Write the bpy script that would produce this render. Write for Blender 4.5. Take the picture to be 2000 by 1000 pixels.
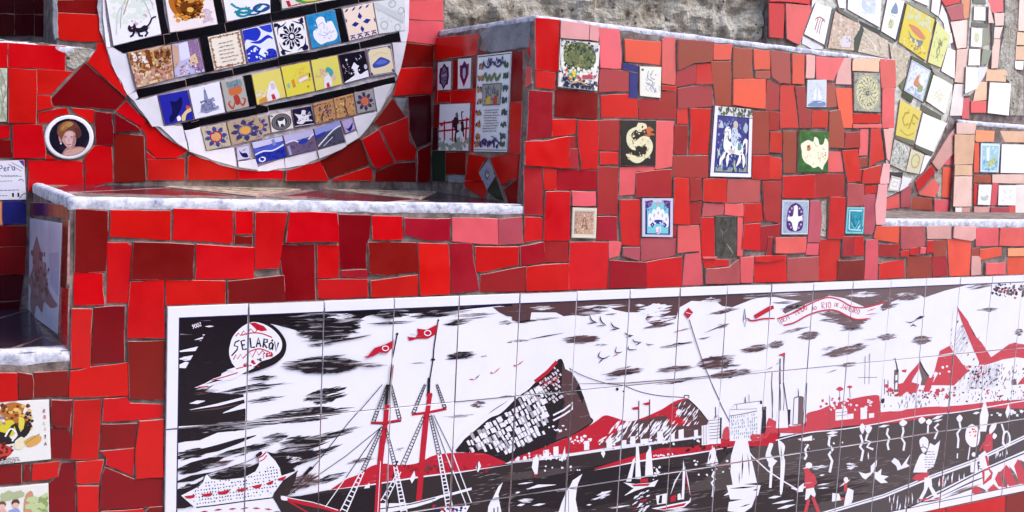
import bpy, math, random
from math import radians, sin, cos, pi
from mathutils import Vector, Matrix, noise
from mathutils.geometry import tessellate_polygon

for o in list(bpy.data.objects):
    bpy.data.objects.remove(o)
S = bpy.context.scene
COL = S.collection

# ------------------------------------------------------------------ camera
F_PX, YAW, PITCH, ROLL = 2099.4, 0.5506, -0.1041, 0.0479
EYE = Vector((-0.6363, -2.6196, 0.4293))
FWD = Vector((sin(YAW)*cos(PITCH), cos(YAW)*cos(PITCH), sin(PITCH)))
_R = Vector((cos(YAW), -sin(YAW), 0)); _U = _R.cross(FWD)
RGT = _R*cos(ROLL) + _U*sin(ROLL); UPV = _U*cos(ROLL) - _R*sin(ROLL)
cam = bpy.data.cameras.new('camera'); cam.sensor_width = 36; cam.lens = F_PX/2000*36
cam.clip_start = 0.05; cam.clip_end = 500
co = bpy.data.objects.new('camera', cam); COL.objects.link(co)
m = Matrix((RGT, UPV, -FWD)).transposed().to_4x4(); m.translation = EYE
co.matrix_world = m; S.camera = co

# ------------------------------------------------------------------ light
SUN_EL, SUN_AZ = 54, 50          # azimuth: degrees to the right of straight behind the viewer's side (-Y) towards +X
W = bpy.data.worlds.new('World'); S.world = W; W.use_nodes = True
nt = W.node_tree; bg = nt.nodes['Background']
sky = nt.nodes.new('ShaderNodeTexSky'); sky.sky_type = 'NISHITA'; sky.sun_disc = False
sky.sun_elevation = radians(SUN_EL); sky.dust_density = 2.0; sky.air_density = 1.0
SD = Vector((sin(radians(SUN_AZ))*cos(radians(SUN_EL)), -cos(radians(SUN_AZ))*cos(radians(SUN_EL)), sin(radians(SUN_EL))))
sky.sun_rotation = math.atan2(SD.x, SD.y)
nt.links.new(sky.outputs[0], bg.inputs[0]); bg.inputs[1].default_value = 0.15
sl = bpy.data.lights.new('sun', 'SUN'); sl.energy = 0.9; sl.angle = radians(28); sl.color = (1, 0.95, 0.9)
so = bpy.data.objects.new('sun', sl); COL.objects.link(so)
so.rotation_euler = SD.to_track_quat('Z', 'Y').to_euler(); so.location = SD*20
S.view_settings.view_transform = 'Standard'; S.view_settings.look = 'None'
S.view_settings.exposure = 1.36; S.view_settings.gamma = 1.0
S.view_settings.use_curve_mapping = False

# ------------------------------------------------------------------ helpers
RND = random.Random(7)
D, XP, XPR, XB = 0.60, 1.0127, 2.5303, -0.2197
ZPT, ZB, ZB2, ZLB, ZBOT, GROUND = 0.7856, 0.2543, 0.2116, -0.0952, -0.9238, -1.25


def lin(c):
    c = c/255
    return c/12.92 if c <= 0.04045 else ((c+0.055)/1.055)**2.4


def rgb(h):
    if len(h) == 3:
        h = ''.join(a*2 for a in h)
    return (lin(int(h[0:2], 16)), lin(int(h[2:4], 16)), lin(int(h[4:6], 16)), 1)


class Plane:
    def __init__(s, o, e1, e2):
        s.o, s.e1, s.e2 = Vector(o), Vector(e1), Vector(e2); s.n = s.e1.cross(s.e2)

    def to2(s, x, y):                         # where the line of sight of a photo pixel meets the plane
        d = FWD + RGT*((x-1000)/F_PX) + UPV*((500-y)/F_PX)
        t = (s.o-EYE).dot(s.n)/d.dot(s.n)
        p = EYE + d*t - s.o
        return (p.dot(s.e1), p.dot(s.e2))

    def to3(s, a, b, h=0.0):
        return s.o + s.e1*a + s.e2*b + s.n*h


X, Y, Z = (1, 0, 0), (0, 1, 0), (0, 0, 1)
PL = {
    'A': Plane((0, 0, 0), X, Z), 'B': Plane((0, D, 0), X, Z), 'C': Plane((XP, 0, 0), (0, -1, 0), Z),
    'L': Plane((XB, 0, 0), (0, -1, 0), Z), 'E': Plane((0, 0, ZB), X, Y), 'G': Plane((0, 0, ZLB), X, Y),
    'H': Plane((0, D+0.25, 0), X, Z), 'K': Plane((0, D-0.014, 0), X, Z), 'Q': Plane((0, 0, ZB2), X, Y),
    'M': Plane((0, -0.008, 0), X, Z), 'N': Plane((0, D-0.008, 0), X, Z), 'P': Plane((0, 0, ZPT), X, Y),
}


def mesh(name, verts, faces, mats, parent=None, loc=(0, 0, 0), fmat=None, smooth=False):
    me = bpy.data.meshes.new(name); me.from_pydata([tuple(v) for v in verts], [], faces)
    for mt in mats:
        me.materials.append(mt)
    if fmat:
        me.polygons.foreach_set('material_index', fmat)
    if smooth:
        me.polygons.foreach_set('use_smooth', [True]*len(faces))
    me.update()
    o = bpy.data.objects.new(name, me); COL.objects.link(o)
    loc = Vector(loc)
    if parent:
        o.parent = parent; loc = loc - parent.location
    o.location = loc
    return o


def thing(name, label, cat, loc, group=None, kind='thing'):
    o = bpy.data.objects.new(name, None); COL.objects.link(o); o.location = loc
    o.empty_display_size = 0.1
    o['label'] = label; o['category'] = cat; o['kind'] = kind
    if group:
        o['group'] = group
    return o


def area2(p):
    return 0.5*sum(p[i][0]*p[(i+1) % len(p)][1]-p[(i+1) % len(p)][0]*p[i][1] for i in range(len(p)))


def inset(p, d):
    n = len(p); out = []
    for i in range(n):
        a, b, c = Vector(p[i-1]), Vector(p[i]), Vector(p[(i+1) % n])
        d1 = (b-a).normalized(); d2 = (c-b).normalized()
        n1 = Vector((-d1.y, d1.x)); n2 = Vector((-d2.y, d2.x))
        k = n1+n2
        q = max(k.length_squared, 0.35)
        out.append(tuple(b + k*(2*d/q)))
    return out


def rough_edges(p, amp, rnd):
    out = []
    for i in range(len(p)):
        a, b = Vector(p[i]), Vector(p[(i+1) % len(p)])
        out.append(tuple(a)); L = (b-a).length
        if L > 0.035 and len(p) < 9:
            t = rnd.uniform(0.3, 0.7); nn = Vector((-(b-a).y, (b-a).x))/L
            out.append(tuple(a.lerp(b, t)+nn*rnd.uniform(-amp, amp)))
    return out


# ------------------------------------------------------------------ materials
def new_mat(name):
    mt = bpy.data.materials.new(name); mt.use_nodes = True
    n = mt.node_tree.nodes; b = n['Principled BSDF']
    return mt, mt.node_tree, n, b


def N(nt, t, **kw):
    n = nt.nodes.new(t)
    for k, v in kw.items():
        if k.startswith('i_'):
            n.inputs[k[2:].replace('_', ' ')].default_value = v
        else:
            setattr(n, k, v)
    return n


def mixc(nt, fac, a, b, mode='MIX'):
    n = nt.nodes.new('ShaderNodeMix'); n.data_type = 'RGBA'; n.blend_type = mode
    for i, v in ((0, fac), (6, a), (7, b)):
        if hasattr(v, 'links') or isinstance(v, bpy.types.NodeSocket):
            nt.links.new(v, n.inputs[i])
        else:
            n.inputs[i].default_value = v
    return n.outputs[2]


def ramp(nt, sock, stops):
    r = nt.nodes.new('ShaderNodeValToRGB'); e = r.color_ramp.elements
    while len(e) < len(stops):
        e.new(0.5)
    for k, (p, c) in enumerate(stops):
        e[k].position = p; e[k].color = c if len(c) == 4 else (*c, 1)
    nt.links.new(sock, r.inputs[0])
    return r.outputs[0]


def tex_coord(nt, per_object=True):
    tc = nt.nodes.new('ShaderNodeTexCoord')
    if not per_object:
        g = nt.nodes.new('ShaderNodeNewGeometry'); return g.outputs['Position']
    oi = nt.nodes.new('ShaderNodeObjectInfo')
    mu = N(nt, 'ShaderNodeMath', operation='MULTIPLY'); mu.inputs[1].default_value = 61
    nt.links.new(oi.outputs['Random'], mu.inputs[0])
    ad = N(nt, 'ShaderNodeVectorMath', operation='ADD')
    nt.links.new(tc.outputs['Object'], ad.inputs[0]); nt.links.new(mu.outputs[0], ad.inputs[1])
    return ad.outputs[0]


def noise_tex(nt, vec, scale, detail=4, rough=0.55, dist=0.0):
    n = N(nt, 'ShaderNodeTexNoise'); n.inputs['Scale'].default_value = scale
    n.inputs['Detail'].default_value = detail; n.inputs['Roughness'].default_value = rough
    n.inputs['Distortion'].default_value = dist
    nt.links.new(vec, n.inputs['Vector'])
    return n.outputs['Fac']


def add_bump(nt, b, sock, strength, dist):
    bp = N(nt, 'ShaderNodeBump'); bp.inputs['Strength'].default_value = strength
    bp.inputs['Distance'].default_value = dist
    nt.links.new(sock, bp.inputs['Height']); nt.links.new(bp.outputs[0], b.inputs['Normal'])


def glaze(name, source):
    """glazed ceramic; its colour comes from the object (plain tiles) or from the painted faces (printed tiles)"""
    mt, nt, n, b = new_mat(name)
    v = tex_coord(nt)
    if source == 'object':
        base = n.new('ShaderNodeObjectInfo').outputs['Color']
    else:
        at = N(nt, 'ShaderNodeAttribute', attribute_name='paint'); base = at.outputs['Color']
        # dry brush: streaks where the white ground shows through paint whose alpha says it was laid on thin
        pos = n.new('ShaderNodeNewGeometry').outputs['Position']
        mp = N(nt, 'ShaderNodeMapping'); mp.inputs['Rotation'].default_value = (0, radians(5), 0); mp.inputs['Scale'].default_value = (11, 11, 120)
        nt.links.new(pos, mp.inputs['Vector'])
        st = noise_tex(nt, mp.outputs[0], 1.0, 4, 0.6, 0.5)
        th = N(nt, 'ShaderNodeMath', operation='MULTIPLY_ADD'); nt.links.new(at.outputs['Alpha'], th.inputs[0]); th.inputs[1].default_value = -0.55; nt.links.new(st, th.inputs[2])
        sc = N(nt, 'ShaderNodeMath', operation='MULTIPLY_ADD'); sc.use_clamp = True; nt.links.new(th.outputs[0], sc.inputs[0]); sc.inputs[1].default_value = 7.0; sc.inputs[2].default_value = -7*(0.72-0.55)
        iv = N(nt, 'ShaderNodeMath', operation='SUBTRACT'); iv.inputs[0].default_value = 1.0; nt.links.new(at.outputs['Alpha'], iv.inputs[1])
        i8 = N(nt, 'ShaderNodeMath', operation='MULTIPLY'); i8.use_clamp = True; nt.links.new(iv.outputs[0], i8.inputs[0]); i8.inputs[1].default_value = 8.0
        fa = N(nt, 'ShaderNodeMath', operation='MULTIPLY'); nt.links.new(sc.outputs[0], fa.inputs[0]); nt.links.new(i8.outputs[0], fa.inputs[1])
        f7 = N(nt, 'ShaderNodeMath', operation='MULTIPLY'); nt.links.new(fa.outputs[0], f7.inputs[0]); f7.inputs[1].default_value = 0.7
        base = mixc(nt, f7.outputs[0], base, (0.62, 0.58, 0.64, 1))
    f1 = noise_tex(nt, v, 12, 4)
    tone = ramp(nt, f1, [(0.3, (0.86, 0.86, 0.86)), (0.5, (0.97, 0.97, 0.97)), (0.75, (1.04, 1.04, 1.04))])
    c = mixc(nt, 1.0 if source == 'object' else 0.25, base, tone, 'MULTIPLY')
    f2 = noise_tex(nt, v, 190, 5, 0.7)
    dirt = ramp(nt, f2, [(0.6, (0, 0, 0)), (0.78, (1, 1, 1))])
    dm = N(nt, 'ShaderNodeMath', operation='MULTIPLY'); dm.inputs[1].default_value = 0.08
    nt.links.new(dirt, dm.inputs[0])
    c = mixc(nt, dm.outputs[0], c, (0.25, 0.17, 0.15, 1))
    nt.links.new(c, b.inputs['Base Color'])
    rr = ramp(nt, f1, [(0.3, (0.1,)*3), (0.7, (0.26,)*3)])
    nt.links.new(rr, b.inputs['Roughness'])
    b.inputs['IOR'].default_value = 1.45; b.inputs['Specular IOR Level'].default_value = 0.38
    add_bump(nt, b, noise_tex(nt, v, 10, 2), 0.12 if source == 'object' else 0.05, 0.004)
    return mt


def mineral(name, stops, scale, bump, dist=0.006, rough=0.9, stain=None, fine=60):
    mt, nt, n, b = new_mat(name)
    v = tex_coord(nt, False)
    f = noise_tex(nt, v, scale, 8, 0.62, 0.4)
    c = ramp(nt, f, stops)
    if name == 'weathered_stucco':
        vo = N(nt, 'ShaderNodeTexVoronoi'); vo.inputs['Scale'].default_value = 38; nt.links.new(v, vo.inputs['Vector'])
        c = mixc(nt, ramp(nt, vo.outputs['Distance'], [(0.12, (1, 1, 1)), (0.26, (0, 0, 0))]), c, mixc(nt, ramp(nt, noise_tex(nt, v, 12, 3), [(0.48, (0, 0, 0)), (0.56, (1, 1, 1))]), c, (0.06, 0.05, 0.045, 1)))
    g = noise_tex(nt, v, fine, 5, 0.7)
    c = mixc(nt, 0.6, c, ramp(nt, g, [(0.3, (0.55,)*3), (0.7, (1.15,)*3)]), 'MULTIPLY')
    if stain:
        s = noise_tex(nt, v, stain[0], 6, 0.65, 0.8)
        c = mixc(nt, ramp(nt, s, [(stain[1], (0, 0, 0)), (stain[2], (1, 1, 1))]), c, stain[3])
    nt.links.new(c, b.inputs['Base Color']); b.inputs['Roughness'].default_value = rough
    ad = N(nt, 'ShaderNodeMath', operation='ADD'); nt.links.new(f, ad.inputs[0]); nt.links.new(g, ad.inputs[1])
    add_bump(nt, b, ad.outputs[0], bump, dist)
    return mt


M_GLAZE = glaze('glazed_tile', 'object')
M_PRINT = glaze('printed_tile', 'paint')
M_BISQUE = mineral('tile_clay_edge', [(0.3, (0.3, 0.13, 0.11)), (0.6, (0.5, 0.3, 0.27)), (0.8, (0.2, 0.1, 0.09))], 90, 0.4, 0.002)
M_GROUT = mineral('grout', [(0.3, (0.06, 0.045, 0.04)), (0.5, (0.2, 0.145, 0.13)), (0.72, (0.38, 0.3, 0.27))], 26, 0.7, 0.004, fine=140)
M_CEMENT = mineral('cement', [(0.25, (0.14, 0.14, 0.16)), (0.55, (0.27, 0.27, 0.3)), (0.8, (0.4, 0.4, 0.43))], 14, 0.6, 0.006, fine=120)
M_LIME = mineral('lime_plaster', [(0.32, (0.3, 0.3, 0.38)), (0.46, (0.54, 0.53, 0.62)), (0.6, (0.76, 0.75, 0.81))], 34, 0.4, 0.003,
                 stain=(46, 0.6, 0.68, (0.14, 0.12, 0.16, 1)), fine=110)
M_STUCCO = mineral('weathered_stucco', [(0.32, (0.15, 0.115, 0.08)), (0.42, (0.42, 0.36, 0.28)), (0.52, (0.6, 0.54, 0.45)), (0.7, (0.8, 0.76, 0.68))], 9, 1.0, 0.03,
                   stain=(15, 0.6, 0.7, (0.045, 0.04, 0.035, 1)), fine=55)
M_PAVE = mineral('paving', [(0.3, (0.36, 0.34, 0.33)), (0.7, (0.5, 0.48, 0.46))], 3, 0.4)

# ------------------------------------------------------------------ tiles
NTILE = [0]


def plate(pl, p2, h, bev, tilt, rnd, base=-0.0005):
    """verts, faces, face materials (0 glaze, 1 clay) of one tile with sides and a bevel; p2 counter-clockwise in plane coordinates"""
    n = len(p2)
    cx = sum(a for a, b in p2)/n; cy = sum(b for a, b in p2)/n
    ta, tb = tilt
    hh = lambda q: h + (q[0]-cx)*ta + (q[1]-cy)*tb
    top = inset(p2, bev)
    c3 = pl.to3(cx, cy)
    vs = [pl.to3(a, b, base)-c3 for a, b in p2] + [pl.to3(q[0], q[1], hh(q)-bev*0.8)-c3 for q in p2] + [pl.to3(q[0], q[1], hh(q))-c3 for q in top]
    fs, fm = [], []
    for i in range(n):
        j = (i+1) % n
        fs.append((i, j, n+j, n+i)); fm.append(1)
        fs.append((n+i, n+j, 2*n+j, 2*n+i)); fm.append(1 if rnd.random() < 0.35 else 0)
    fs.append(tuple(range(2*n, 3*n))); fm.append(0)
    return c3, vs, fs, fm, hh


def px_poly(pl, pts):
    p = [pl.to2(x, y) for x, y in pts]
    if area2(p) < 0:
        p.reverse()
    return p


BOUND = {}


def clip_to(pl, p):
    return clip(p, BOUND[id(pl)]) if id(pl) in BOUND else p


def plain_tile(parent, pl, pts, color, joint=0.0008, name='tile', h=None, label=None):
    rnd = random.Random(NTILE[0]*13+5); NTILE[0] += 1
    p = inset(clip_to(pl, px_poly(pl, pts)), joint+rnd.uniform(-0.0019, -0.0004))
    if rnd.random() < 0.22 and len(p) < 8:                 # a knocked-off corner
        i = rnd.randrange(len(p)); a, b, c = Vector(p[i-1]), Vector(p[i]), Vector(p[(i+1) % len(p)])
        if min((a-b).length, (c-b).length) > 0.03:
            p[i:i+1] = [tuple(b+(a-b).normalized()*rnd.uniform(.004, .012)), tuple(b+(c-b).normalized()*rnd.uniform(.004, .012))]
    p = rough_edges(p, 0.002, rnd)
    h = h if h is not None else rnd.choice((rnd.uniform(.003, .005), rnd.uniform(.0035, .0095)))
    tl = 0.0 if id(pl) in BOUND else 0.017
    if tl == 0:
        h = 0.0035
    c3, vs, fs, fm, _ = plate(pl, p, h, 0.0009, (rnd.gauss(0, tl), rnd.gauss(0, tl)), rnd)
    o = mesh(name, vs, fs, [M_GLAZE, M_BISQUE], parent, c3, fm)
    k = rnd.uniform(0.88, 1.1)
    if color[0] > 3*color[1] and color[0] > 0.1:          # the reds differ a little in hue from batch to batch
        o.color = (color[0]*k, color[1]*k+rnd.uniform(0, .008), color[2]*k*rnd.uniform(.8, 1.25), 1)
    else:
        o.color = (color[0]*k, color[1]*k, color[2]*k, 1)
    if label:
        o['label'] = label
    return o


# ---- painting: strokes and shapes as thin glaze polygons lying on the tile
FONT = {
    'A': [(0, 0, 2, 6, 4, 0), (1, 2.2, 3, 2.2)], 'B': [(0, 0, 0, 6, 3, 5.6, 3, 3.4, 0, 3.1, 3.6, 2.6, 3.5, .4, 0, 0)],
    'D': [(0, 0, 0, 6, 3, 5, 3.8, 3, 3, 1, 0, 0)], 'E': [(3.6, 6, 0, 6, 0, 0, 3.6, 0), (0, 3.1, 2.8, 3.1)],
    'I': [(1, 0, 1, 6)], 'J': [(3, 6, 3, 1, 1.5, 0, 0, 1)], 'L': [(0, 6, 0, 0, 3.4, 0)], 'M': [(0, 0, .4, 6, 2.2, 2, 4, 6, 4.4, 0)],
    'N': [(0, 0, 0, 6, 3.6, 0, 3.6, 6)], 'O': [(2, 6, .3, 4.6, .3, 1.4, 2, 0, 3.7, 1.4, 3.7, 4.6, 2, 6)],
    'Ó': [(2, 5.4, .3, 4.2, .3, 1.4, 2, 0, 3.7, 1.4, 3.7, 4.2, 2, 5.4), (1.6, 6.4, 3, 7.6)],
    'P': [(0, 0, 0, 6, 3, 5.6, 3.4, 4.4, 3, 3.1, 0, 2.9)], 'R': [(0, 0, 0, 6, 3, 5.6, 3.2, 4.2, 0, 3, 3.6, 0)],
    'S': [(3.6, 5.2, 2, 6, .3, 5, .6, 3.7, 3, 2.5, 3.5, 1, 2, 0, 0, .8)], 'T': [(0, 6, 4, 6), (2, 6, 2, 0)],
    'V': [(0, 6, 2, 0, 4, 6)], '2': [(.2, 4.8, 2, 6, 3.6, 4.8, 0, 0, 3.8, 0)], '6': [(3.2, 6, .6, 3.6, .2, 1.4, 2, 0, 3.6, 1.4, 2, 3, .4, 2)],
    '0': [(2, 6, .3, 4.6, .3, 1.4, 2, 0, 3.7, 1.4, 3.7, 4.6, 2, 6)], 'e': [(.2, 2, 3, 2.2, 2, 3.8, .3, 2.8, .3, 1, 1.8, 0, 3, .8)],
    'r': [(0, 0, 0, 3.8), (0, 2.6, 2.4, 3.8)], 'u': [(0, 3.8, .2, .6, 1.6, 0, 2.8, 1.2), (2.8, 3.8, 2.9, 0)], 'C': [(3.6, 5, 2, 6, .3, 4.4, .3, 1.6, 2, 0, 3.6, 1)],
    'F': [(3.6, 6, 0, 6, 0, 0), (0, 3.1, 2.8, 3.1)], ' ': [],
}


def smooth_line(pts, k=4):
    if len(pts) < 3:
        return pts
    out = []
    for i in range(len(pts)-1):
        p0 = pts[max(i-1, 0)]; p1 = pts[i]; p2 = pts[i+1]; p3 = pts[min(i+2, len(pts)-1)]
        for s in range(k):
            t = s/k
            out.append(tuple(0.5*((2*p1[c]) + (-p0[c]+p2[c])*t + (2*p0[c]-5*p1[c]+4*p2[c]-p3[c])*t*t + (-p0[c]+3*p1[c]-3*p2[c]+p3[c])*t**3) for c in (0, 1)))
    out.append(pts[-1])
    return out


def ribbon(pts, w, taper):
    """a polyline of width w as quads (lists of 4 points)"""
    n = len(pts); L = []; R = []
    for i, p in enumerate(pts):
        a = pts[max(i-1, 0)]; b = pts[min(i+1, n-1)]
        dx, dy = b[0]-a[0], b[1]-a[1]; l = math.hypot(dx, dy) or 1
        t = i/(n-1)
        ww = w*0.5*((min(1, 0.12+2.6*min(t, 1-t))) if taper else 1)
        nx, ny = -dy/l*ww, dx/l*ww
        L.append((p[0]+nx, p[1]+ny)); R.append((p[0]-nx, p[1]-ny))
    return [[L[i], L[i+1], R[i+1], R[i]] for i in range(n-1)]


def inside(x, y, q):
    r = False
    for i in range(len(q)):
        (ax, ay), (bx_, by_) = q[i-1], q[i]
        if (ay > y) != (by_ > y) and x < (bx_-ax)*(y-ay)/(by_-ay)+ax:
            r = not r
    return r


def parse_art(src, rnd):
    """painting instructions -> list of (colour, [polygons]) in drawing order"""
    out = []
    for ln in src.replace('\n', ';').split(';'):
        t = ln.split()
        if not t or t[0] == '#':
            continue
        op, c = t[0], t[1]
        num = lambda k: float(t[k])
        P = lambda k: [tuple(float(q) for q in s.split(',')) for s in t[k:]]
        if op == 'p':                                   # polygon
            out.append((c, [P(2)]))
        elif op == 'P':                                 # polygon with a smooth outline
            q = P(2); q = smooth_line(q+[q[0]])[:-1]; out.append((c, [q]))
        elif op in 'stcC':                              # stroke / tapered / smooth / smooth tapered
            q = P(3)
            if op in 'cC':
                q = smooth_line(q)
            elif op == 't' and len(q) == 2:
                q = [q[0], ((q[0][0]+q[1][0])/2, (q[0][1]+q[1][1])/2), q[1]]
            out.append((c, ribbon(q, num(2), op in 'tC')))
        elif op == 'e':                                 # ellipse cx cy rx ry
            cx, cy, rx, ry = map(float, t[2:6]); k = 22 if rx > 3 else 10
            out.append((c, [[(cx+rx*cos(2*pi*i/k), cy+ry*sin(2*pi*i/k)) for i in range(k)]]))
        elif op == 'o':                                 # ring cx cy rx ry w
            cx, cy, rx, ry, w = map(float, t[2:7]); k = 24
            out.append((c, ribbon([(cx+rx*cos(2*pi*i/k), cy+ry*sin(2*pi*i/k)) for i in range(k+1)], w, False)))
        elif op == 'n':                                 # count size x0 y0 x1 y1 : blots
            k, s, x0, y0, x1, y1 = map(float, t[2:8])
            for _ in range(int(k)):
                x, y = rnd.uniform(x0, x1), rnd.uniform(y0, y1); a = rnd.uniform(0, 6.28); ss = s*rnd.uniform(.5, 1.3)
                out.append((c, [[(x+ss*cos(a+q*1.257)*rnd.uniform(.5, 1), y+ss*sin(a+q*1.257)*rnd.uniform(.4, 1)) for q in range(5)]]))
        elif op == 'q':                                 # dry-brush cloud: cx cy w h n angle
            cx, cy, w, h, k, ang = map(float, t[2:8]); ca, sa = cos(radians(ang)), sin(radians(ang))
            for _ in range(int(k*2.2)):
                v = rnd.uniform(-1, 1); half = (1-v*v)**.5
                u = rnd.uniform(-.7, .7)*half; l = rnd.uniform(.25, .6)*half+.06
                th = h*rnd.uniform(.05, .17); pts = []
                for i in range(5):
                    uu = (u-l+2*l*i/4)*w/2; vv = v*h/2+rnd.uniform(-.05, .05)*h
                    pts.append((cx+uu*ca+vv*sa, cy-uu*sa+vv*ca))
                out.append((c, ribbon(pts, th, True)))
        elif op == 'h':                                 # hatch inside a box: n len w angle x0 y0 x1 y1
            k, l, w, ang, x0, y0, x1, y1 = map(float, t[2:10])
            for _ in range(int(k)):
                x, y = rnd.uniform(x0, x1), rnd.uniform(y0, y1); a = radians(ang+rnd.uniform(-9, 9)); ll = l*rnd.uniform(.5, 1.2)/2
                q = [(x-ll*cos(a), y+ll*sin(a)), (x+rnd.uniform(-.1, .1)*ll, y), (x+ll*cos(a), y-ll*sin(a))]
                out.append((c, ribbon(q, w*rnd.uniform(.6, 1.2), True)))
        elif op == 'T':                                 # text: size x y angle width text_with_underscores
            s, x, y, ang, w = map(float, t[2:7]); ca, sa = cos(radians(ang)), sin(radians(ang)); adv = 0
            for ch in t[7].replace('_', ' '):
                for st in FONT.get(ch, []):
                    q = [((adv+st[i])*s*.74, st[i+1]*s) for i in range(0, len(st), 2)]
                    q = [(x+a*ca-b*sa, y-a*sa-b*ca) for a, b in q]
                    out.append((c, ribbon(q, w, False)))
                adv += 3 if ch in 'I ' else (5.6 if ch == 'M' else 5)
        elif op == 'l':                                 # lines of small lettering: n w x0 y0 x1 y1
            k, w, x0, y0, x1, y1 = map(float, t[2:8])
            for i in range(int(k)):
                y = y0+(y1-y0)*(i+.5)/k; x = x0+(x1-x0)*rnd.uniform(0, .12); e = x1-(x1-x0)*rnd.uniform(0, .15)
                while x < e:
                    d = rnd.uniform(2, 6)*w
                    out.append((c, ribbon([(x, y+rnd.uniform(-.3, .3)*w), (x+d, y+rnd.uniform(-.3, .3)*w)], w, False))); x += d+w*1.2
        elif op == 'g':                                 # rows of small marks inside a polygon: len width angU angV stepU stepV jitter drop, points
            l, w, aU, aV, su, sv, jit, drop = map(float, t[2:10]); q = P(10)
            eu = (cos(radians(aU)), -sin(radians(aU))); ev = (cos(radians(aV)), -sin(radians(aV)))
            cx = sum(a for a, b in q)/len(q); cy = sum(b for a, b in q)/len(q); R_ = max(math.hypot(a-cx, b-cy) for a, b in q)
            for i in range(int(-R_/su*1.5), int(R_/su*1.5)+1):
                for j in range(int(-R_/sv*1.5), int(R_/sv*1.5)+1):
                    x = cx+eu[0]*i*su+ev[0]*j*sv+rnd.uniform(-jit, jit); y = cy+eu[1]*i*su+ev[1]*j*sv+rnd.uniform(-jit, jit)
                    if rnd.random() < drop or not inside(x, y, q):
                        continue
                    ll = l*rnd.uniform(.35, .55); ww = w*rnd.uniform(.35, .6); k1, k2 = rnd.uniform(.7, 1.1), rnd.uniform(.7, 1.1)
                    out.append((c, [[(x-ev[0]*ll-eu[0]*ww, y-ev[1]*ll-eu[1]*ww), (x-ev[0]*ll*k1+eu[0]*ww, y-ev[1]*ll*k1+eu[1]*ww), (x+ev[0]*ll+eu[0]*ww*k2, y+ev[1]*ll+eu[1]*ww*k2), (x+ev[0]*ll*k2-eu[0]*ww, y+ev[1]*ll*k2-eu[1]*ww)]]))
        elif op == 'L':                                 # ladder x0 y0 x1 y1 width n lw
            x0, y0, x1, y1, w, k, lw = map(float, t[2:9]); dx, dy = x1-x0, y1-y0; l = math.hypot(dx, dy); nx, ny = -dy/l, dx/l
            for sgn in (-1, 1):
                out.append((c, ribbon([(x0+nx*w*.25*sgn, y0+ny*w*.25*sgn), (x1+nx*w*.5*sgn, y1+ny*w*.5*sgn)], lw, False)))
            for i in range(int(k)):
                f = (i+.5)/k; ww = w*(.25+.25*f)
                out.append((c, ribbon([(x0+dx*f-nx*ww, y0+dy*f-ny*ww), (x0+dx*f+nx*ww, y0+dy*f+ny*ww)], lw, False)))
        else:
            raise ValueError(ln)
    return out


def triangulate(poly):
    if len(poly) == 3:
        return [poly]
    if len(poly) == 4:
        a, b, c, d = poly
        s = [(p[0]-q[0])*(r[1]-q[1])-(p[1]-q[1])*(r[0]-q[0]) for p, q, r in ((a, b, c), (b, c, d), (c, d, a), (d, a, b))]
        if min(s) >= 0 or max(s) <= 0:
            return [[a, b, c], [a, c, d]]
    t = tessellate_polygon([[Vector((p[0], p[1], 0)) for p in poly]])
    return [[poly[i] for i in f] for f in t]


def clip(poly, conv):
    """Sutherland-Hodgman against a convex counter-clockwise polygon"""
    for i in range(len(conv)):
        ax, ay = conv[i]; bx, by = conv[(i+1) % len(conv)]
        out = []
        if not poly:
            break
        ds = [(bx-ax)*(p[1]-ay)-(by-ay)*(p[0]-ax) for p in poly]
        for k in range(len(poly)):
            p, q, dp, dq = poly[k-1], poly[k], ds[k-1], ds[k]
            if (dp >= 0) != (dq >= 0):
                f = dp/(dp-dq); out.append((p[0]+(q[0]-p[0])*f, p[1]+(q[1]-p[1])*f))
            if dq >= 0:
                out.append(q)
        poly = out
    return poly


def convex(p):
    n = len(p)
    return all((p[(i+1) % n][0]-p[i][0])*(p[(i+2) % n][1]-p[(i+1) % n][1])-(p[(i+1) % n][1]-p[i][1])*(p[(i+2) % n][0]-p[(i+1) % n][0]) >= -1e-12 for i in range(n))


def hull(p):
    p = sorted(set(p)); 
    def half(seq):
        h = []
        for q in seq:
            while len(h) > 1 and (h[-1][0]-h[-2][0])*(q[1]-h[-2][1])-(h[-1][1]-h[-2][1])*(q[0]-h[-2][0]) <= 0:
                h.pop()
            h.append(q)
        return h[:-1]
    return half(p)+half(p[::-1])


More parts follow.
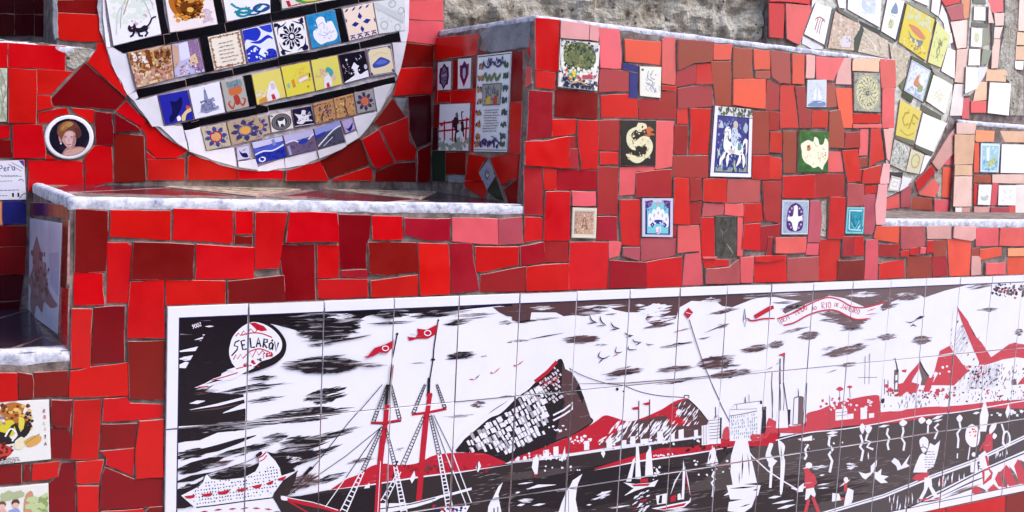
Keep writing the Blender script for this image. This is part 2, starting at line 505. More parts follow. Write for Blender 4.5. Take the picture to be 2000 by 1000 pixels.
def painted_tile(parent, pl, p2, ground, shapes, name='picture_tile', label=None, h=0.0075, joint=0.0006, rnd=None, base=-0.0005):
    """one printed tile; p2 its outline and shapes [(colour, [triangles])] in plane coordinates"""
    rnd = rnd or random.Random(NTILE[0]*7+3); NTILE[0] += 1
    if area2(p2) < 0:
        p2 = p2[::-1]
    p = inset(p2, joint)
    tl = 0.0 if id(pl) in BOUND else 0.006
    c3, vs, fs, fm, hh = plate(pl, p, h, 0.0008, (rnd.gauss(0, tl), rnd.gauss(0, tl)), rnd, base)
    gcol = rgb(ground); cols = [gcol]*sum(len(f) for f in fs)
    win = inset(p, 0.0012)
    win = win if convex(win) else hull(win)
    bx0, bx1 = min(q[0] for q in win), max(q[0] for q in win); by0, by1 = min(q[1] for q in win), max(q[1] for q in win)
    rank = 0
    for col, tris in shapes:
        used = False; cc = col
        for t in tris:
            if max(q[0] for q in t) < bx0 or min(q[0] for q in t) > bx1 or max(q[1] for q in t) < by0 or min(q[1] for q in t) > by1:
                continue
            if area2(t) < 0:
                t = t[::-1]
            q = clip(t, win)
            if len(q) < 3 or abs(area2(q)) < 2e-8:
                continue
            if not used:
                used = True; rank += 1
            k = len(vs)
            for a in q:
                vs.append(pl.to3(a[0], a[1], hh(a)+0.00012+rank*0.000006)-c3)
            fs.append(tuple(range(k, k+len(q)))); fm.append(0); cols += [cc]*len(q)
    o = mesh(name, vs, fs, [M_PRINT, M_BISQUE], parent, c3, fm)
    at = o.data.attributes.new('paint', 'FLOAT_COLOR', 'CORNER')
    at.data.foreach_set('color', [x for c in cols for x in c])
    if label:
        o['label'] = label
    return o


def picture(parent, pl, quad, ground, art, label=None, **kw):
    """a printed tile whose art is written in units 0..100 across (u) and down (v) of the quad: corners tl tr br bl (photo pixels)"""
    rnd = random.Random(NTILE[0]*31+1)
    c = [pl.to2(*q) for q in quad]

    def mp(u, v):
        u /= 100; v /= 100
        return tuple(c[0][k]*(1-u)*(1-v)+c[1][k]*u*(1-v)+c[2][k]*u*v+c[3][k]*(1-u)*v for k in (0, 1))
    sh = []
    for col, polys in parse_art(art, rnd):
        tr = []
        for p in polys:
            tr += triangulate([mp(*q) for q in p])
        sh.append((rgb(col), tr))
    return painted_tile(parent, pl, c, ground, sh, label=label, rnd=rnd, **kw)


def box(name, x0, x1, y0, y1, z0, z1, mat, parent=None, step=None, amp=0.0, seed=0, sides='all'):
    """a block, its faces optionally subdivided and roughened"""
    vs, fs = [], []

    def face(o, e1, e2, l1, l2):
        n1 = max(1, int(l1/step)) if step else 1; n2 = max(1, int(l2/step)) if step else 1
        k = len(vs); nn = Vector(e1).cross(Vector(e2))
        for j in range(n2+1):
            for i in range(n1+1):
                q = Vector(o)+Vector(e1)*(l1*i/n1)+Vector(e2)*(l2*j/n2)
                if amp and 0 < i < n1 and 0 < j < n2:
                    q = q + nn*amp*(noise.fractal(q*9+Vector((seed, 0, 0)), 1, 2, 4)-.3)
                vs.append(q)
        for j in range(n2):
            for i in range(n1):
                a = k+j*(n1+1)+i; fs.append((a, a+1, a+n1+2, a+n1+1))
    dx, dy, dz = x1-x0, y1-y0, z1-z0
    face((x0, y0, z0), X, Z, dx, dz); face((x0, y1, z0), (0, -1, 0), Z, dy, dz); face((x0, y0, z1), X, Y, dx, dy)
    face((x1, y0, z0), Y, Z, dy, dz); face((x1, y1, z0), (-1, 0, 0), Z, dx, dz); face((x0, y1, z0), X, (0, -1, 0), dx, dy)
    c = Vector((x0, y0, z0))
    return mesh(name, [v-c for v in vs], fs, [mat], parent, c)


def rim(parent, path, w, hgt, mat=None, name='plaster_rim', seed=0, out=0.0015, rough=0.0016):
    """an uneven plastered edge swept along a path of 3D points; w = depth into the wall, hgt = height below the path"""
    mat = mat or M_LIME
    pts = []
    for i in range(len(path)-1):
        a, b = Vector(path[i]), Vector(path[i+1]); n = max(2, int((b-a).length/0.012))
        pts += [a.lerp(b, k/n) for k in range(n)]
    pts.append(Vector(path[-1]))
    prof = [(-out*.3, -hgt), (-out, -hgt*.82), (-out*1.35, -hgt*.5), (-out, -hgt*.16), (out*.2, .001), (w*.35, .0045), (w*.8, .003), (w, -.002)]
    vs, fs = [], []
    c = pts[0]
    for i, p in enumerate(pts):
        d = (pts[min(i+1, len(pts)-1)]-pts[max(i-1, 0)]); d.z = 0; d.normalize()
        inw = Vector((-d.y, d.x, 0))
        for j, (u, v) in enumerate(prof):
            q = p+inw*u+Vector((0, 0, v))
            s = noise.noise_vector(q*24+Vector((seed, 3, 1)))*rough + noise.noise_vector(q*75+Vector((seed, 9, 1)))*rough*.5
            if j == 0:
                s = Vector((0, 0, noise.noise(q*20+Vector((seed, 0, 0)))*rough*2.4))
            vs.append(q+s-c)
    m_ = len(prof)
    for i in range(len(pts)-1):
        for j in range(m_-1):
            a = i*m_+j; fs.append((a, a+m_, a+m_+1, a+1))
    fs.append(tuple(range(m_))); fs.append(tuple(range((len(pts)-1)*m_, len(pts)*m_))[::-1])
    return mesh(name, vs, fs, [mat], parent, c, smooth=True)



def p3(pl, x, y, h=0.0):
    return PL[pl].to3(*PL[pl].to2(x, y), h)




# ------------------------------------------------------------------ the structure
pave = box('pavement', -60, 60, -60, 60, GROUND-0.3, GROUND, M_PAVE); pave['kind'] = 'structure'

bench = thing('tiled_bench_wall', 'long low red tiled wall with white-edged bench ledges, carrying the painted harbour mural', 'tiled wall', (1.5, 0.3, GROUND))
pier = thing('tiled_pier', 'tall block of red tiles with small picture tiles, standing between the two round mosaics', 'tiled pier', (1.77, 0.3, ZB))
niche = thing('niche_wall', 'shaded red tiled back wall behind the big round mosaic, above the left bench', 'tiled wall', (0.2, D+0.1, ZLB))
niche2 = thing('niche_wall', 'pink and red tiled back wall behind the pale round mosaic, right of tall block', 'tiled wall', (3.6, D+0.1, ZB2))
stucco = thing('stucco_wall', 'bare weathered grey cement wall showing behind the top of the tall red block', 'stucco wall', (1.6, D+0.4, GROUND))
upper = thing('upper_wall', 'dark maroon tiled wall in deep shade above the small ledge in the upper left corner', 'tiled wall', (-0.2, D+0.35, 0.6))
far = thing('far_tiled_block', 'pale peach tiled block with white picture tiles at the far right, on the right bench', 'tiled block', (5, 0.5, ZB2))

unseen_house = thing('unseen_house', 'plain brown rendered house added across the steps to darken tile reflections', 'unseen_house', (-4, -9.5, GROUND))
# cores (mortar under the tiles)
bx = lambda *a: p3(*a).x
HM = mineral('unseen_house_render', [(0.3, (0.1, 0.07, 0.06)), (0.7, (0.19, 0.14, 0.12))], 3, 0.4)
box('unseen_house_wall', -15, 7, -11.5, -8.5, GROUND, 3.6, HM, unseen_house)  # unseen, sized to darken left reflections and leave sky open on the right
box('unseen_house_roof', -15.3, 7.3, -11.8, -8.2, 3.6, 3.85, HM, unseen_house)
XL, XRR, ZTOP = -2.6, 9.0, 1.75
box('mortar_core', XL, XB, 0, D, GROUND, ZLB, M_GROUT, bench)
box('mortar_core', XB, XP, 0, D, GROUND, ZB, M_GROUT, bench)
box('mortar_core', XP, XPR, 0, D, GROUND, ZB-0.002, M_GROUT, bench)
box('mortar_core', XPR, XRR, 0, D, GROUND, ZB2, M_GROUT, bench)
pc = box('mortar_core', XP, XPR, 0, D-0.002, ZB, ZPT, M_GROUT, pier)
XN1 = bx('B', 867, 60); XN2 = bx('B', 1500, 40); XUL = bx('B', 111, 40); ZUL = p3('B', 60, 82).z
XN3 = bx('B', 1894, 100)
box('mortar_core', XL, XUL, D, D+0.4, GROUND, ZUL, M_GROUT, niche)
box('mortar_core', XUL, XN1, D, D+0.4, GROUND, ZTOP, M_GROUT, niche)
box('mortar_core', XN2, XRR, D, D+0.4, GROUND, ZTOP, M_GROUT, niche2)
box('mortar_core', XL, XUL-0.001, D+0.25, D+0.398, ZUL+0.001, ZTOP, M_GROUT, upper)
box('stucco_face', XN1, XN2, D+0.03, D+0.39, GROUND, ZTOP-0.003, M_STUCCO, stucco, 0.012, 0.045, 3)
XF = bx('K', 1861, 350); ZF = p3('K', 1905, 240).z
box('mortar_core', XF, XRR-0.01, D-0.014, D-0.001, ZB2, ZF, M_GROUT, far)

# plastered edges
rim(bench, [(XB-0.002, D-0.02, ZB+0.002), (XB-0.002, 0.0, ZB+0.002), (XP-0.004, 0, ZB-0.001)], 0.03, 0.024, seed=1, rough=.0014)
rim(bench, [(XL, 0, ZLB), (XB+0.002, 0, ZLB)], 0.06, 0.028, seed=2, rough=.0025)
rim(bench, [(XPR+0.001, 0, ZB2+0.006), (XRR, 0, ZB2+0.006)], 0.05, 0.026, seed=3, rough=.0015)
rim(pier, [(XP, D-.01, ZPT), (XP, 0, ZPT+0.006), (XPR, 0, ZPT+0.004), (XPR, D-.01, ZPT)], 0.05, 0.013, seed=4, rough=.002)
rim(niche, [(XL, D, ZUL+.01), (bx('B', 186, 90), D, ZUL-0.004)], 0.05, 0.022, seed=5, rough=.003)
rim(far, [(XF, D-.014, ZF+.004), (XRR-.02, D-.014, ZF+.004)], 0.012, 0.016, seed=6, rough=.0015)

TC = {'r': 'c6000e', 'd': '7c000d', 'm': '9e0c20', 'o': 'e04c34', 'b': '98362a', 'p': 'dc565a', 'k': 'e8a0a0', 's': 'd89e96', 'q': 'b04850',
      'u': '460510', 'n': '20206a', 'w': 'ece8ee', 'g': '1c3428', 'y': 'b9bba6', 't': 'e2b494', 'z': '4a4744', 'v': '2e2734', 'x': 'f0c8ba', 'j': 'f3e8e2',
      'e': 'b08a4c', 'a': 'e89468', 'l': '8f93a8', 'c': '5a2034'}  # real pinks and peaches, pushed paler to paint the far-right glare into them
TC = {k: rgb(v) for k, v in TC.items()}
WHO = {'bench': bench, 'pier': pier, 'niche': niche, 'niche2': niche2, 'far': far, 'upper': upper}


BOUND[id(PL['E'])] = [(XB+.03, .03), (XP-.004, .03), (XP-.004, D-.004), (XB+.03, D-.004)]
BOUND[id(PL['G'])] = [(XL, .05), (XB-.004, .05), (XB-.004, D-.004), (XL, D-.004)]


def lay(src):
    """outlines of the plain tiles; '@ owner plane ox oy' opens a block whose figures are quarter photo pixels from (ox, oy)"""
    for ln in src.strip().splitlines():
        t = ln.split()
        if t[0] == '@':
            par, pl, ox, oy = WHO[t[1]], PL[t[2]], float(t[3]), float(t[4]); continue
        v = [float(q) for s in t[1:] for q in s.split(',')]
        plain_tile(par, pl, [(ox+v[i]/4, oy+v[i+1]/4) for i in range(0, len(v), 2)], TC[t[0]])


lay('''
@ upper H 0 0
u -60,-20 110,-20 110,110 -60,110
u 115,-20 260,-20 260,110 115,110
u 265,-20 420,-20 425,110 265,110
u -60,115 110,115 110,270 -60,270
u 115,115 260,115 260,270 115,270
u 265,115 425,115 425,280 265,280
u -60,-150 200,-150 200,-25 -60,-25
u 205,-150 425,-150 425,-25 205,-25
@ niche B 0 0
r -150,335 60,335 60,525 -150,525
r 65,335 515,360 510,555 65,525
r 62,530 285,545 280,965 62,960
r 290,545 572,562 400,735 290,735
r 290,745 395,750 400,815 420,840 290,870
d 450,0 805,0 805,112 450,97
d 450,-150 805,-150 805,-8 450,-8
r 450,102 810,122 822,325 460,310
r 680,485 750,392 752,342 825,335 845,430 880,530 950,660 985,765
d 400,770 665,490 975,768 900,860 550,825 420,825
r 295,880 520,845 535,890 440,905 380,960 300,962
r 550,840 735,855 730,980 660,925 600,897
d 740,868 868,880 885,1000 880,1138 745,1122 738,990
r 905,870 985,785 1140,945 1100,990
d 890,885 1065,985 1100,1025 895,1035
r 1060,985 1140,950 1225,1000 1465,1180 1380,1230 1220,1235 1145,1160 1140,1060 1100,1000
@ niche B 0 250
d 895,45 1122,60 1140,412 895,425
r 1145,245 1445,235 1445,407 1150,412
r 1145,185 1212,238 1145,240
r 1465,225 1485,210 1850,315 1850,402 1460,407
r 1855,320 2000,335 2205,330 2205,402 1855,402
r 735,140 780,135 870,145 880,422 665,452 660,240 
r 220,257 600,257 645,262 652,462 220,492
r 95,-25 330,-25 335,60 360,180 350,235 100,235
r 360,200 440,245 350,245
d -100,100 85,95 90,230 -100,235
r -100,-20 75,-20 70,75 -100,92
d 130,245 205,245 205,300
n 20,575 200,570 200,750 25,755
a -80,575 15,570 20,755 -80,755
d -100,772 200,765 200,920 -100,930
d -100,935 200,925 195,1140 -100,1140
u -100,1150 190,1150 165,1340 -100,1365
u -100,1375 165,1348 140,1480 -100,1500
@ niche B 500 0
p 1190,0 1455,0 1460,162 1183,150
p 1190,-150 1455,-150 1455,-6 1190,-6
p 1183,158 1458,172 1458,275 1388,350 1175,322
d 1168,335 1385,360 1380,520 1130,525
r 1125,535 1375,527 1370,730 1068,748
u 1190,755 1360,740 1360,1100 1250,1155 1195,1000
d 1062,770 1090,805 1160,905 965,990 920,955
@ niche B 500 250
r 962,-5 1185,-90 1195,100 1250,165 1240,250 1088,262
r 820,90 955,10 1073,267 922,328
d 490,243 690,140 812,85 880,287 590,383 565,390
r 600,397 880,302 905,330 905,412 600,412
r 230,335 490,248 560,395 560,412 225,412
d 935,342 1082,278 1238,265 1245,420 930,415
d 1255,180 1360,125 1360,420 1255,420
@ pier C 500 0
r 1400,300 1755,262 1735,432 1405,470
d 1745,382 1825,412 1740,428
r 1400,478 1432,475 1425,805 1395,810
d 1545,470 1588,465 1585,700 1540,705
d 1400,820 1445,812 1440,1000 1395,1000
r 1430,715 1530,712 1525,800 1425,805
r 1533,712 1740,700 1738,800 1530,806
d 1703,450 1742,437 1740,695 1697,695
r 1697,805 1740,802 1730,1185 1680,1185
g 1385,1180 1490,1180 1490,1420 1390,1420
d 1495,1188 1655,1188 1650,1365 1495,1365
r 1665,1200 1820,1230 1755,1340 1785,1412 1640,1412
r 1635,1418 1790,1416 1812,1500 1790,1550 1640,1460
r 1842,1235 1960,1200 2060,1200 2055,1395 2000,1405 1930,1450
d 2010,405 2095,395 2085,790 1995,800
r 2000,805 2085,800 2075,1200 1990,1200
d 2060,1205 2075,1205 2060,1590 1990,1590 1950,1480 2055,1400
u 1395,1000 1432,1000 1430,1172 1385,1172
@ pier C 1000 0
r 106,308 150,300 154,480 128,410
p 118,520 156,522 160,650 106,686
@ bench L 0 250
c 260,580 390,590 395,685 250,680
d 395,590 540,605 540,720 505,720 500,700 398,690
d 505,725 545,725 540,1250 490,1240 
r 490,1245 545,1255 535,1740 478,1700
u 200,600 240,600 240,1360 200,1340
@ bench E 0 250
c 330,500 620,440 860,440 610,505
v 865,440 1140,430 1450,415 1640,430 1310,475 620,505
c 630,512 1300,478 1850,545 1400,535
l 150,515 325,503 605,512 400,525
@ bench E 500 250
v 410,485 680,445 820,425 1230,425 1460,490 700,445
c 200,545 510,490 1230,565 900,600 400,545
v 1290,570 1465,497 1500,440 1780,545 1980,615 1500,600
c -300,410 400,415 660,440 500,480 370,490 -200,430
@ bench G 0 500
v -200,420 165,345 230,420 -150,540
v -150,545 235,430 340,640 -100,790
v 30,770 345,645 480,730 440,770 300,745
@ bench A 0 250
d 585,635 840,648 822,1118 580,1122
r 860,637 1335,642 1332,880 850,850
r 1352,627 1815,642 1815,905 1345,875
r 1830,645 1975,647 1970,830 1832,830
d 1830,840 1970,840 1970,915 1825,905
r 830,890 1030,892 1002,1370 830,1370
d 1040,887 1515,907 1505,1172 1018,1185
r 1530,905 1982,930 1978,1175 1522,1180
@ bench A 0 500
r 578,135 797,135 815,378 578,382
r 1015,195 1278,178 1282,642 988,642
r 1290,185 1757,192 1757,370 1290,385
d 1775,195 2212,148 2218,352 1775,368
r 555,405 722,407 705,880 550,882
d 735,400 972,388 972,820 715,850
d 1000,665 1280,660 1282,1122 1010,1108
r 552,897 715,865 990,832 997,1085 540,1100
r -100,912 130,912 130,1122 -100,1142
d 140,905 252,925 257,1105 140,1117
d 262,905 528,892 535,1092 268,1102
@ bench A 0 750
d 400,118 562,118 545,330 400,330
d 400,340 540,340 548,582 405,582
r 578,130 787,120 757,582 550,582
r 805,110 990,95 1015,145 1278,155 1272,262 1080,280 795,292
d 792,312 1068,305 1050,490 780,505
r 1085,285 1272,270 1272,725 1060,737 1055,500
r 778,520 1045,495 1037,722 825,632 830,575
d 818,650 1040,740 1272,740 1268,945 1120,958 780,972 800,700
r 595,605 808,590 775,772 595,782
r 598,790 772,790 770,1100 600,1100
r 788,990 1115,970 1120,1100 788,1100
d 1130,960 1268,950 1268,1100 1128,1100
d 480,620 582,610 590,1100 392,1100 385,775 455,725
r 255,620 467,597 450,720 370,745 245,755
d -100,655 165,625 165,765 -100,795
d 182,625 242,620 235,755 180,760
@ bench A 500 250
r -15,655 240,657 175,1098 -15,1105
r 258,655 628,660 640,890 222,895
d 645,675 892,680 880,860 858,900 855,1098 660,1100
m 665,1112 860,1105 870,1165 660,1158
r 903,685 1138,690 1140,870 905,870
m 1153,700 1518,705 1512,880 1330,880 1150,832
p 1528,700 1882,710 1882,910 1760,905 1528,882
q 1890,712 2070,692 2082,900 1888,915
d 182,905 455,912 460,1342 232,1352 195,1100
r 472,912 645,912 640,1162 475,1170
d 872,890 1252,895 1262,1120 1000,1150 880,1142
r 1265,897 1502,905 1505,1297 1280,1308
m 1510,900 1682,900 1695,1040 1738,1268 1520,1292
r 1705,922 2048,922 2045,1070 1800,1125 1715,1122
r 478,1185 865,1180 870,1317 485,1337
r 888,1192 1260,1145 1265,1307 890,1320
m 1752,1145 1800,1140 2095,1080 2095,1272 1750,1277
@ pier A 1000 0
r 175,142 360,158 355,560 178,542
k 370,162 592,192 585,312 368,296
k 600,196 667,206 667,328 595,312
p 672,215 835,230 850,400 845,535 685,527
r 175,550 337,567 332,700 178,685
m 128,700 308,717 305,1072 112,1097
d 335,692 662,722 655,930 328,907
m 678,535 907,555 907,717 668,722
o 868,307 1162,327 1156,510 880,480
n 860,490 985,517 980,570 860,540
n 918,560 978,572 972,767 908,765
p 1165,290 1272,297 1277,668 1163,652
r 1162,668 1272,677 1267,712 1160,702
b 1283,310 1562,327 1556,480 1420,490 1285,550
o 1573,345 1717,347 1702,467 1568,467
m 1283,555 1430,500 1432,652 1270,682
r 1438,507 1542,497 1562,652 1435,657
m 1285,692 1560,662 1567,832 1285,842
b 1545,480 1702,480 1712,830 1588,822 1567,650
b 1723,370 1872,385 1866,555 1890,615 1723,612
o 1882,385 2012,397 2012,545 1888,547
o 1720,622 1972,620 1967,850 1717,817
b 1893,557 2012,552 2012,612 1893,612
r 690,747 912,735 930,765 978,772 978,920 692,918
m 988,780 1155,780 1165,717 1275,705 1272,930 988,927
r 1283,847 1367,840 1372,967 1283,968
r 1380,847 1542,850 1530,1207 1378,1202 1392,1000
r 308,932 497,930 490,1045 308,1068
r 503,935 662,940 660,1320 535,1327 508,1150
m 678,945 837,937 832,1177 668,1168
p 1122,945 1257,945 1242,1300 1108,1322
m 1263,975 1370,977 1365,1205 1253,1210
b 1876,865 1997,870 2002,1207 1866,1207
m 1983,622 2087,657 2082,857 1975,862
@ pier A 1000 250
r 95,107 260,100 432,65 437,312 92,287
m 442,70 497,62 502,152 440,152
m 440,160 507,160 517,310 440,312
r 678,185 827,190 827,287 678,287
m 88,300 232,305 237,682 88,682
r 240,310 347,316 340,482 248,482
m 355,325 652,330 652,482 345,487
m 668,300 832,305 822,682 660,677
p 838,305 1102,300 1107,330 965,340 952,520 833,532
m 963,347 1242,320 1237,542 958,537
m 1253,218 1522,215 1517,387 1250,380
r 1256,390 1367,395 1372,560 1382,752 1250,747
m 1375,390 1467,395 1472,552 1378,567
r 1483,395 1667,395 1662,582 1478,572
r 1868,217 2000,215 2002,402 1862,395
q 1678,405 1932,405 1927,577 1670,582
m 1943,415 2097,412 2087,747 1965,720 1955,580
r 253,495 447,495 442,882 240,882
p 453,490 642,495 642,608 460,608
r 93,695 237,700 232,872 93,892
m 658,690 812,690 820,882 653,877
r 833,558 997,555 1002,922 850,912 830,690
m 1375,580 1477,570 1460,752 1390,757
q 1488,582 1652,590 1647,677 1478,692
p 1658,588 1802,590 1802,692 1757,690 1655,677
p 1757,692 1802,700 1797,1002 1752,1002
r 1808,590 1952,585 1962,722 1803,742
r 1463,695 1572,695 1577,1062 1478,1052
p 1286,760 1452,760 1462,962 1278,977
m 1250,757 1280,762 1277,850 1250,850
q 1000,860 1277,857 1275,990 1180,1015 1000,1042
r 1808,750 1932,740 1932,957 1788,942
m 1943,770 2087,747 2082,847 2030,852 2010,962 1938,957
m 53,920 235,885 252,1000 242,1042 58,1075
m 243,887 432,890 437,1047 250,1047
r 443,890 747,890 747,1257 438,1262
p 750,885 852,890 832,1000 750,1022
q 858,930 992,930 987,1037 858,1000
p 1343,987 1467,965 1492,1222 1325,1232
@ bench A 1000 500
r 105,85 250,65 430,58 432,262 105,272
m 753,30 1037,47 1042,242 750,252
r 1048,47 1322,5 1322,237 1045,247
p 1480,5 1592,5 1587,20 1483,22
r 1490,30 1692,32 1690,77 1500,92
q 1503,97 1690,82 1767,22 1767,212 1503,217
p 1770,5 1882,0 1872,207 1775,207
r 1888,0 2130,-10 2132,15 2000,45 1890,47
r 1888,57 2132,20 2137,202 1888,207
@ pier A 1500 0
o 178,415 277,430 272,662 178,657
s 283,430 357,437 352,612 280,612
p 360,440 582,452 545,540 502,632 363,620
s 590,452 642,452 642,662 523,657 540,560
t 653,460 862,455 862,562 653,552
p 868,460 987,472 992,682 883,687
b 10,395 167,415 167,657 85,652 18,602
b 455,650 518,652 532,832 450,842
o 520,690 655,690 657,1000 575,1000 540,830
r 93,665 202,665 232,1000 90,1000
m 205,680 280,672 285,845 332,862 327,1000 240,1000
r 338,860 467,867 462,1000 335,1000
m 0,872 87,875 92,1012 0,1017
b 475,872 557,857 582,1000 582,1157 468,1152
r 658,887 877,895 872,960 658,962
p 653,970 877,970 875,1000 655,1002
p 890,695 982,692 977,1000 890,1002
s 890,1008 972,1008 942,1262 918,1242
@ niche2 N 1500 0
r 5,22 128,30 112,300 5,290
p 130,30 342,50 300,160 262,282 240,350 140,302
r 5,-120 370,-120 345,42 180,18 5,14
@ pier A 1500 250
r 8,28 102,35 102,197 5,190
r 0,220 102,240 97,402 0,397
b 108,20 217,25 212,352 118,352
p 465,185 567,185 582,342 465,342
r 568,175 692,165 712,412 613,427
p 715,5 782,5 772,217 703,217
r 793,5 862,5 882,100 897,242 778,302
b 703,235 772,225 777,302 700,312
r 733,325 872,290 862,427 718,432
m 700,325 732,322 720,422 700,422
k 898,277 947,282 937,432 863,437
r 108,375 357,360 357,547 108,547
m 363,360 592,360 592,532 358,547
q 608,430 737,440 737,602 603,612
r 748,450 847,445 842,512 748,517
k 853,440 927,440 912,752 838,752 828,600
q 318,570 397,570 412,702 397,892 300,892
r 468,540 592,540 582,867 458,862
q 748,525 832,520 832,742 810,832 748,832
m 590,36 705,30 706,152 585,157
p 40,852 292,850 282,972 38,977
m -5,850 30,852 20,1000 -20,1000
p 300,905 392,900 387,992 288,987
m 580,845 662,845 662,1002 568,1002
r 668,845 737,845 747,992 663,992
@ bench A 1500 250
o 838,765 1022,765 1017,902 890,880 818,862
q 1028,765 1217,765 1227,922 1028,952
s 1233,765 1427,765 1427,867 1238,867
s 1438,765 1612,770 1612,862 1580,882 1433,857
p 1618,780 1792,780 1792,917 1618,922
p 1808,780 2002,780 2002,922 1798,917
r 403,872 562,870 552,1000 522,1187 383,1192
p 758,875 852,870 857,1182 748,1182
m 863,905 1022,905 1017,1012 858,1002
r 1028,960 1092,950 1087,1002 1028,1002
r 1098,940 1167,935 1167,987 1093,987
p 1178,930 1227,930 1217,982 1173,982
r 1233,880 1282,875 1282,972 1228,977
b 1288,880 1387,875 1382,1000 1288,1000
o 1398,870 1582,865 1577,1000 1567,1152 1413,1157
o 1653,950 1822,930 1817,1000 1648,1037
b 1588,940 1652,930 1642,1000 1583,1000
a 1868,942 2150,925 2150,995 1868,1000
p 2010,780 2200,780 2200,915 2008,918
@ bench A 1500 500
q 140,17 385,2 383,192 143,197
d 538,37 737,27 737,182 528,187
r 858,57 1062,27 1067,167 858,182
b 1083,2 1272,2 1272,167 1083,167
m 1278,2 1392,2 1402,152 1283,162
s 1583,2 1652,2 1652,142 1578,152
p 1688,52 1852,47 1852,147 1688,147
o 1868,5 2200,2 2200,135 1868,147
@ bench A 1500 750
d 480,1145 995,1042 1000,1300 480,1300
r 1005,1040 1375,966 1380,1300 1010,1300
r 1385,964 1845,872 1842,1300 1390,1300
d 1855,870 2300,781 2300,1300 1850,1300
@ niche2 B 1500 250
p 900,560 1020,510 1020,622 900,640
q 1033,492 1112,440 1112,622 1033,622
b 1128,535 1272,557 1272,642 1118,632
p 1288,557 1427,557 1427,672 1288,652
r 1145,420 1267,285 1292,350 1165,502
p 1175,512 1295,390 1337,470 1300,542 1178,522
s 1270,270 1400,60 1457,-5 1462,170 1320,332
p 1370,287 1450,172 1450,292
o 1363,305 1447,310 1442,542 1353,542
@ niche2 B 1500 0
r 1335,-10 1500,-10 1490,22 1378,50
q 1385,60 1522,30 1522,152 1428,162
x 1420,172 1572,150 1562,372 1468,382
x 1460,390 1552,380 1532,652 1448,642
j 1448,660 1522,660 1512,902 1418,902
a 1505,-10 1592,-10 1575,145 1528,148
p 1700,-10 1830,-10 1832,92 1750,102
x 1758,100 1842,100 1832,202 1768,202
x 1763,210 1832,210 1802,302 1753,302
x 1748,310 1802,310 1782,532 1735,535
t 1703,540 1857,547 1852,640 1698,632
t 1628,640 1705,640 1702,782 1598,790
p 1573,790 1692,790 1692,880 1573,880
p 1515,770 1570,765 1565,930 1510,925
x 1955,-10 2060,-10 2060,242 1948,242
t 1938,250 2060,262 2060,357 1928,352
t 1928,365 2060,370 2060,467 1923,467
j 1918,475 1987,475 1982,547 1918,542
@ far K 1500 250
t 1455,50 1612,50 1597,282 1455,287
t 1458,290 1592,290 1587,372 1450,372
x 1448,380 1587,380 1582,612 1438,612
j 1453,620 1502,622 1492,682 1453,682
s 1500,622 1575,620 1570,690 1498,687
x 1470,-40 1618,-40 1615,44 1470,44
a 1613,15 1762,25 1757,107 1608,107
t 1768,20 2150,32 2150,112 1763,107
o 1608,115 1642,115 1642,347 1603,347
b 1603,365 1742,370 1737,430 1600,427
x 1743,365 2150,360 2150,437 1743,427
r 1603,435 1632,440 1622,602 1600,602
p 1743,430 1792,430 1782,602 1733,602
s 1605,615 1727,615 1717,692 1605,687
q 1733,620 1872,620 1872,682 1733,677
p 1878,600 1927,590 1917,717 1873,717
j 1935,445 2150,440 2150,700 1925,690
''')

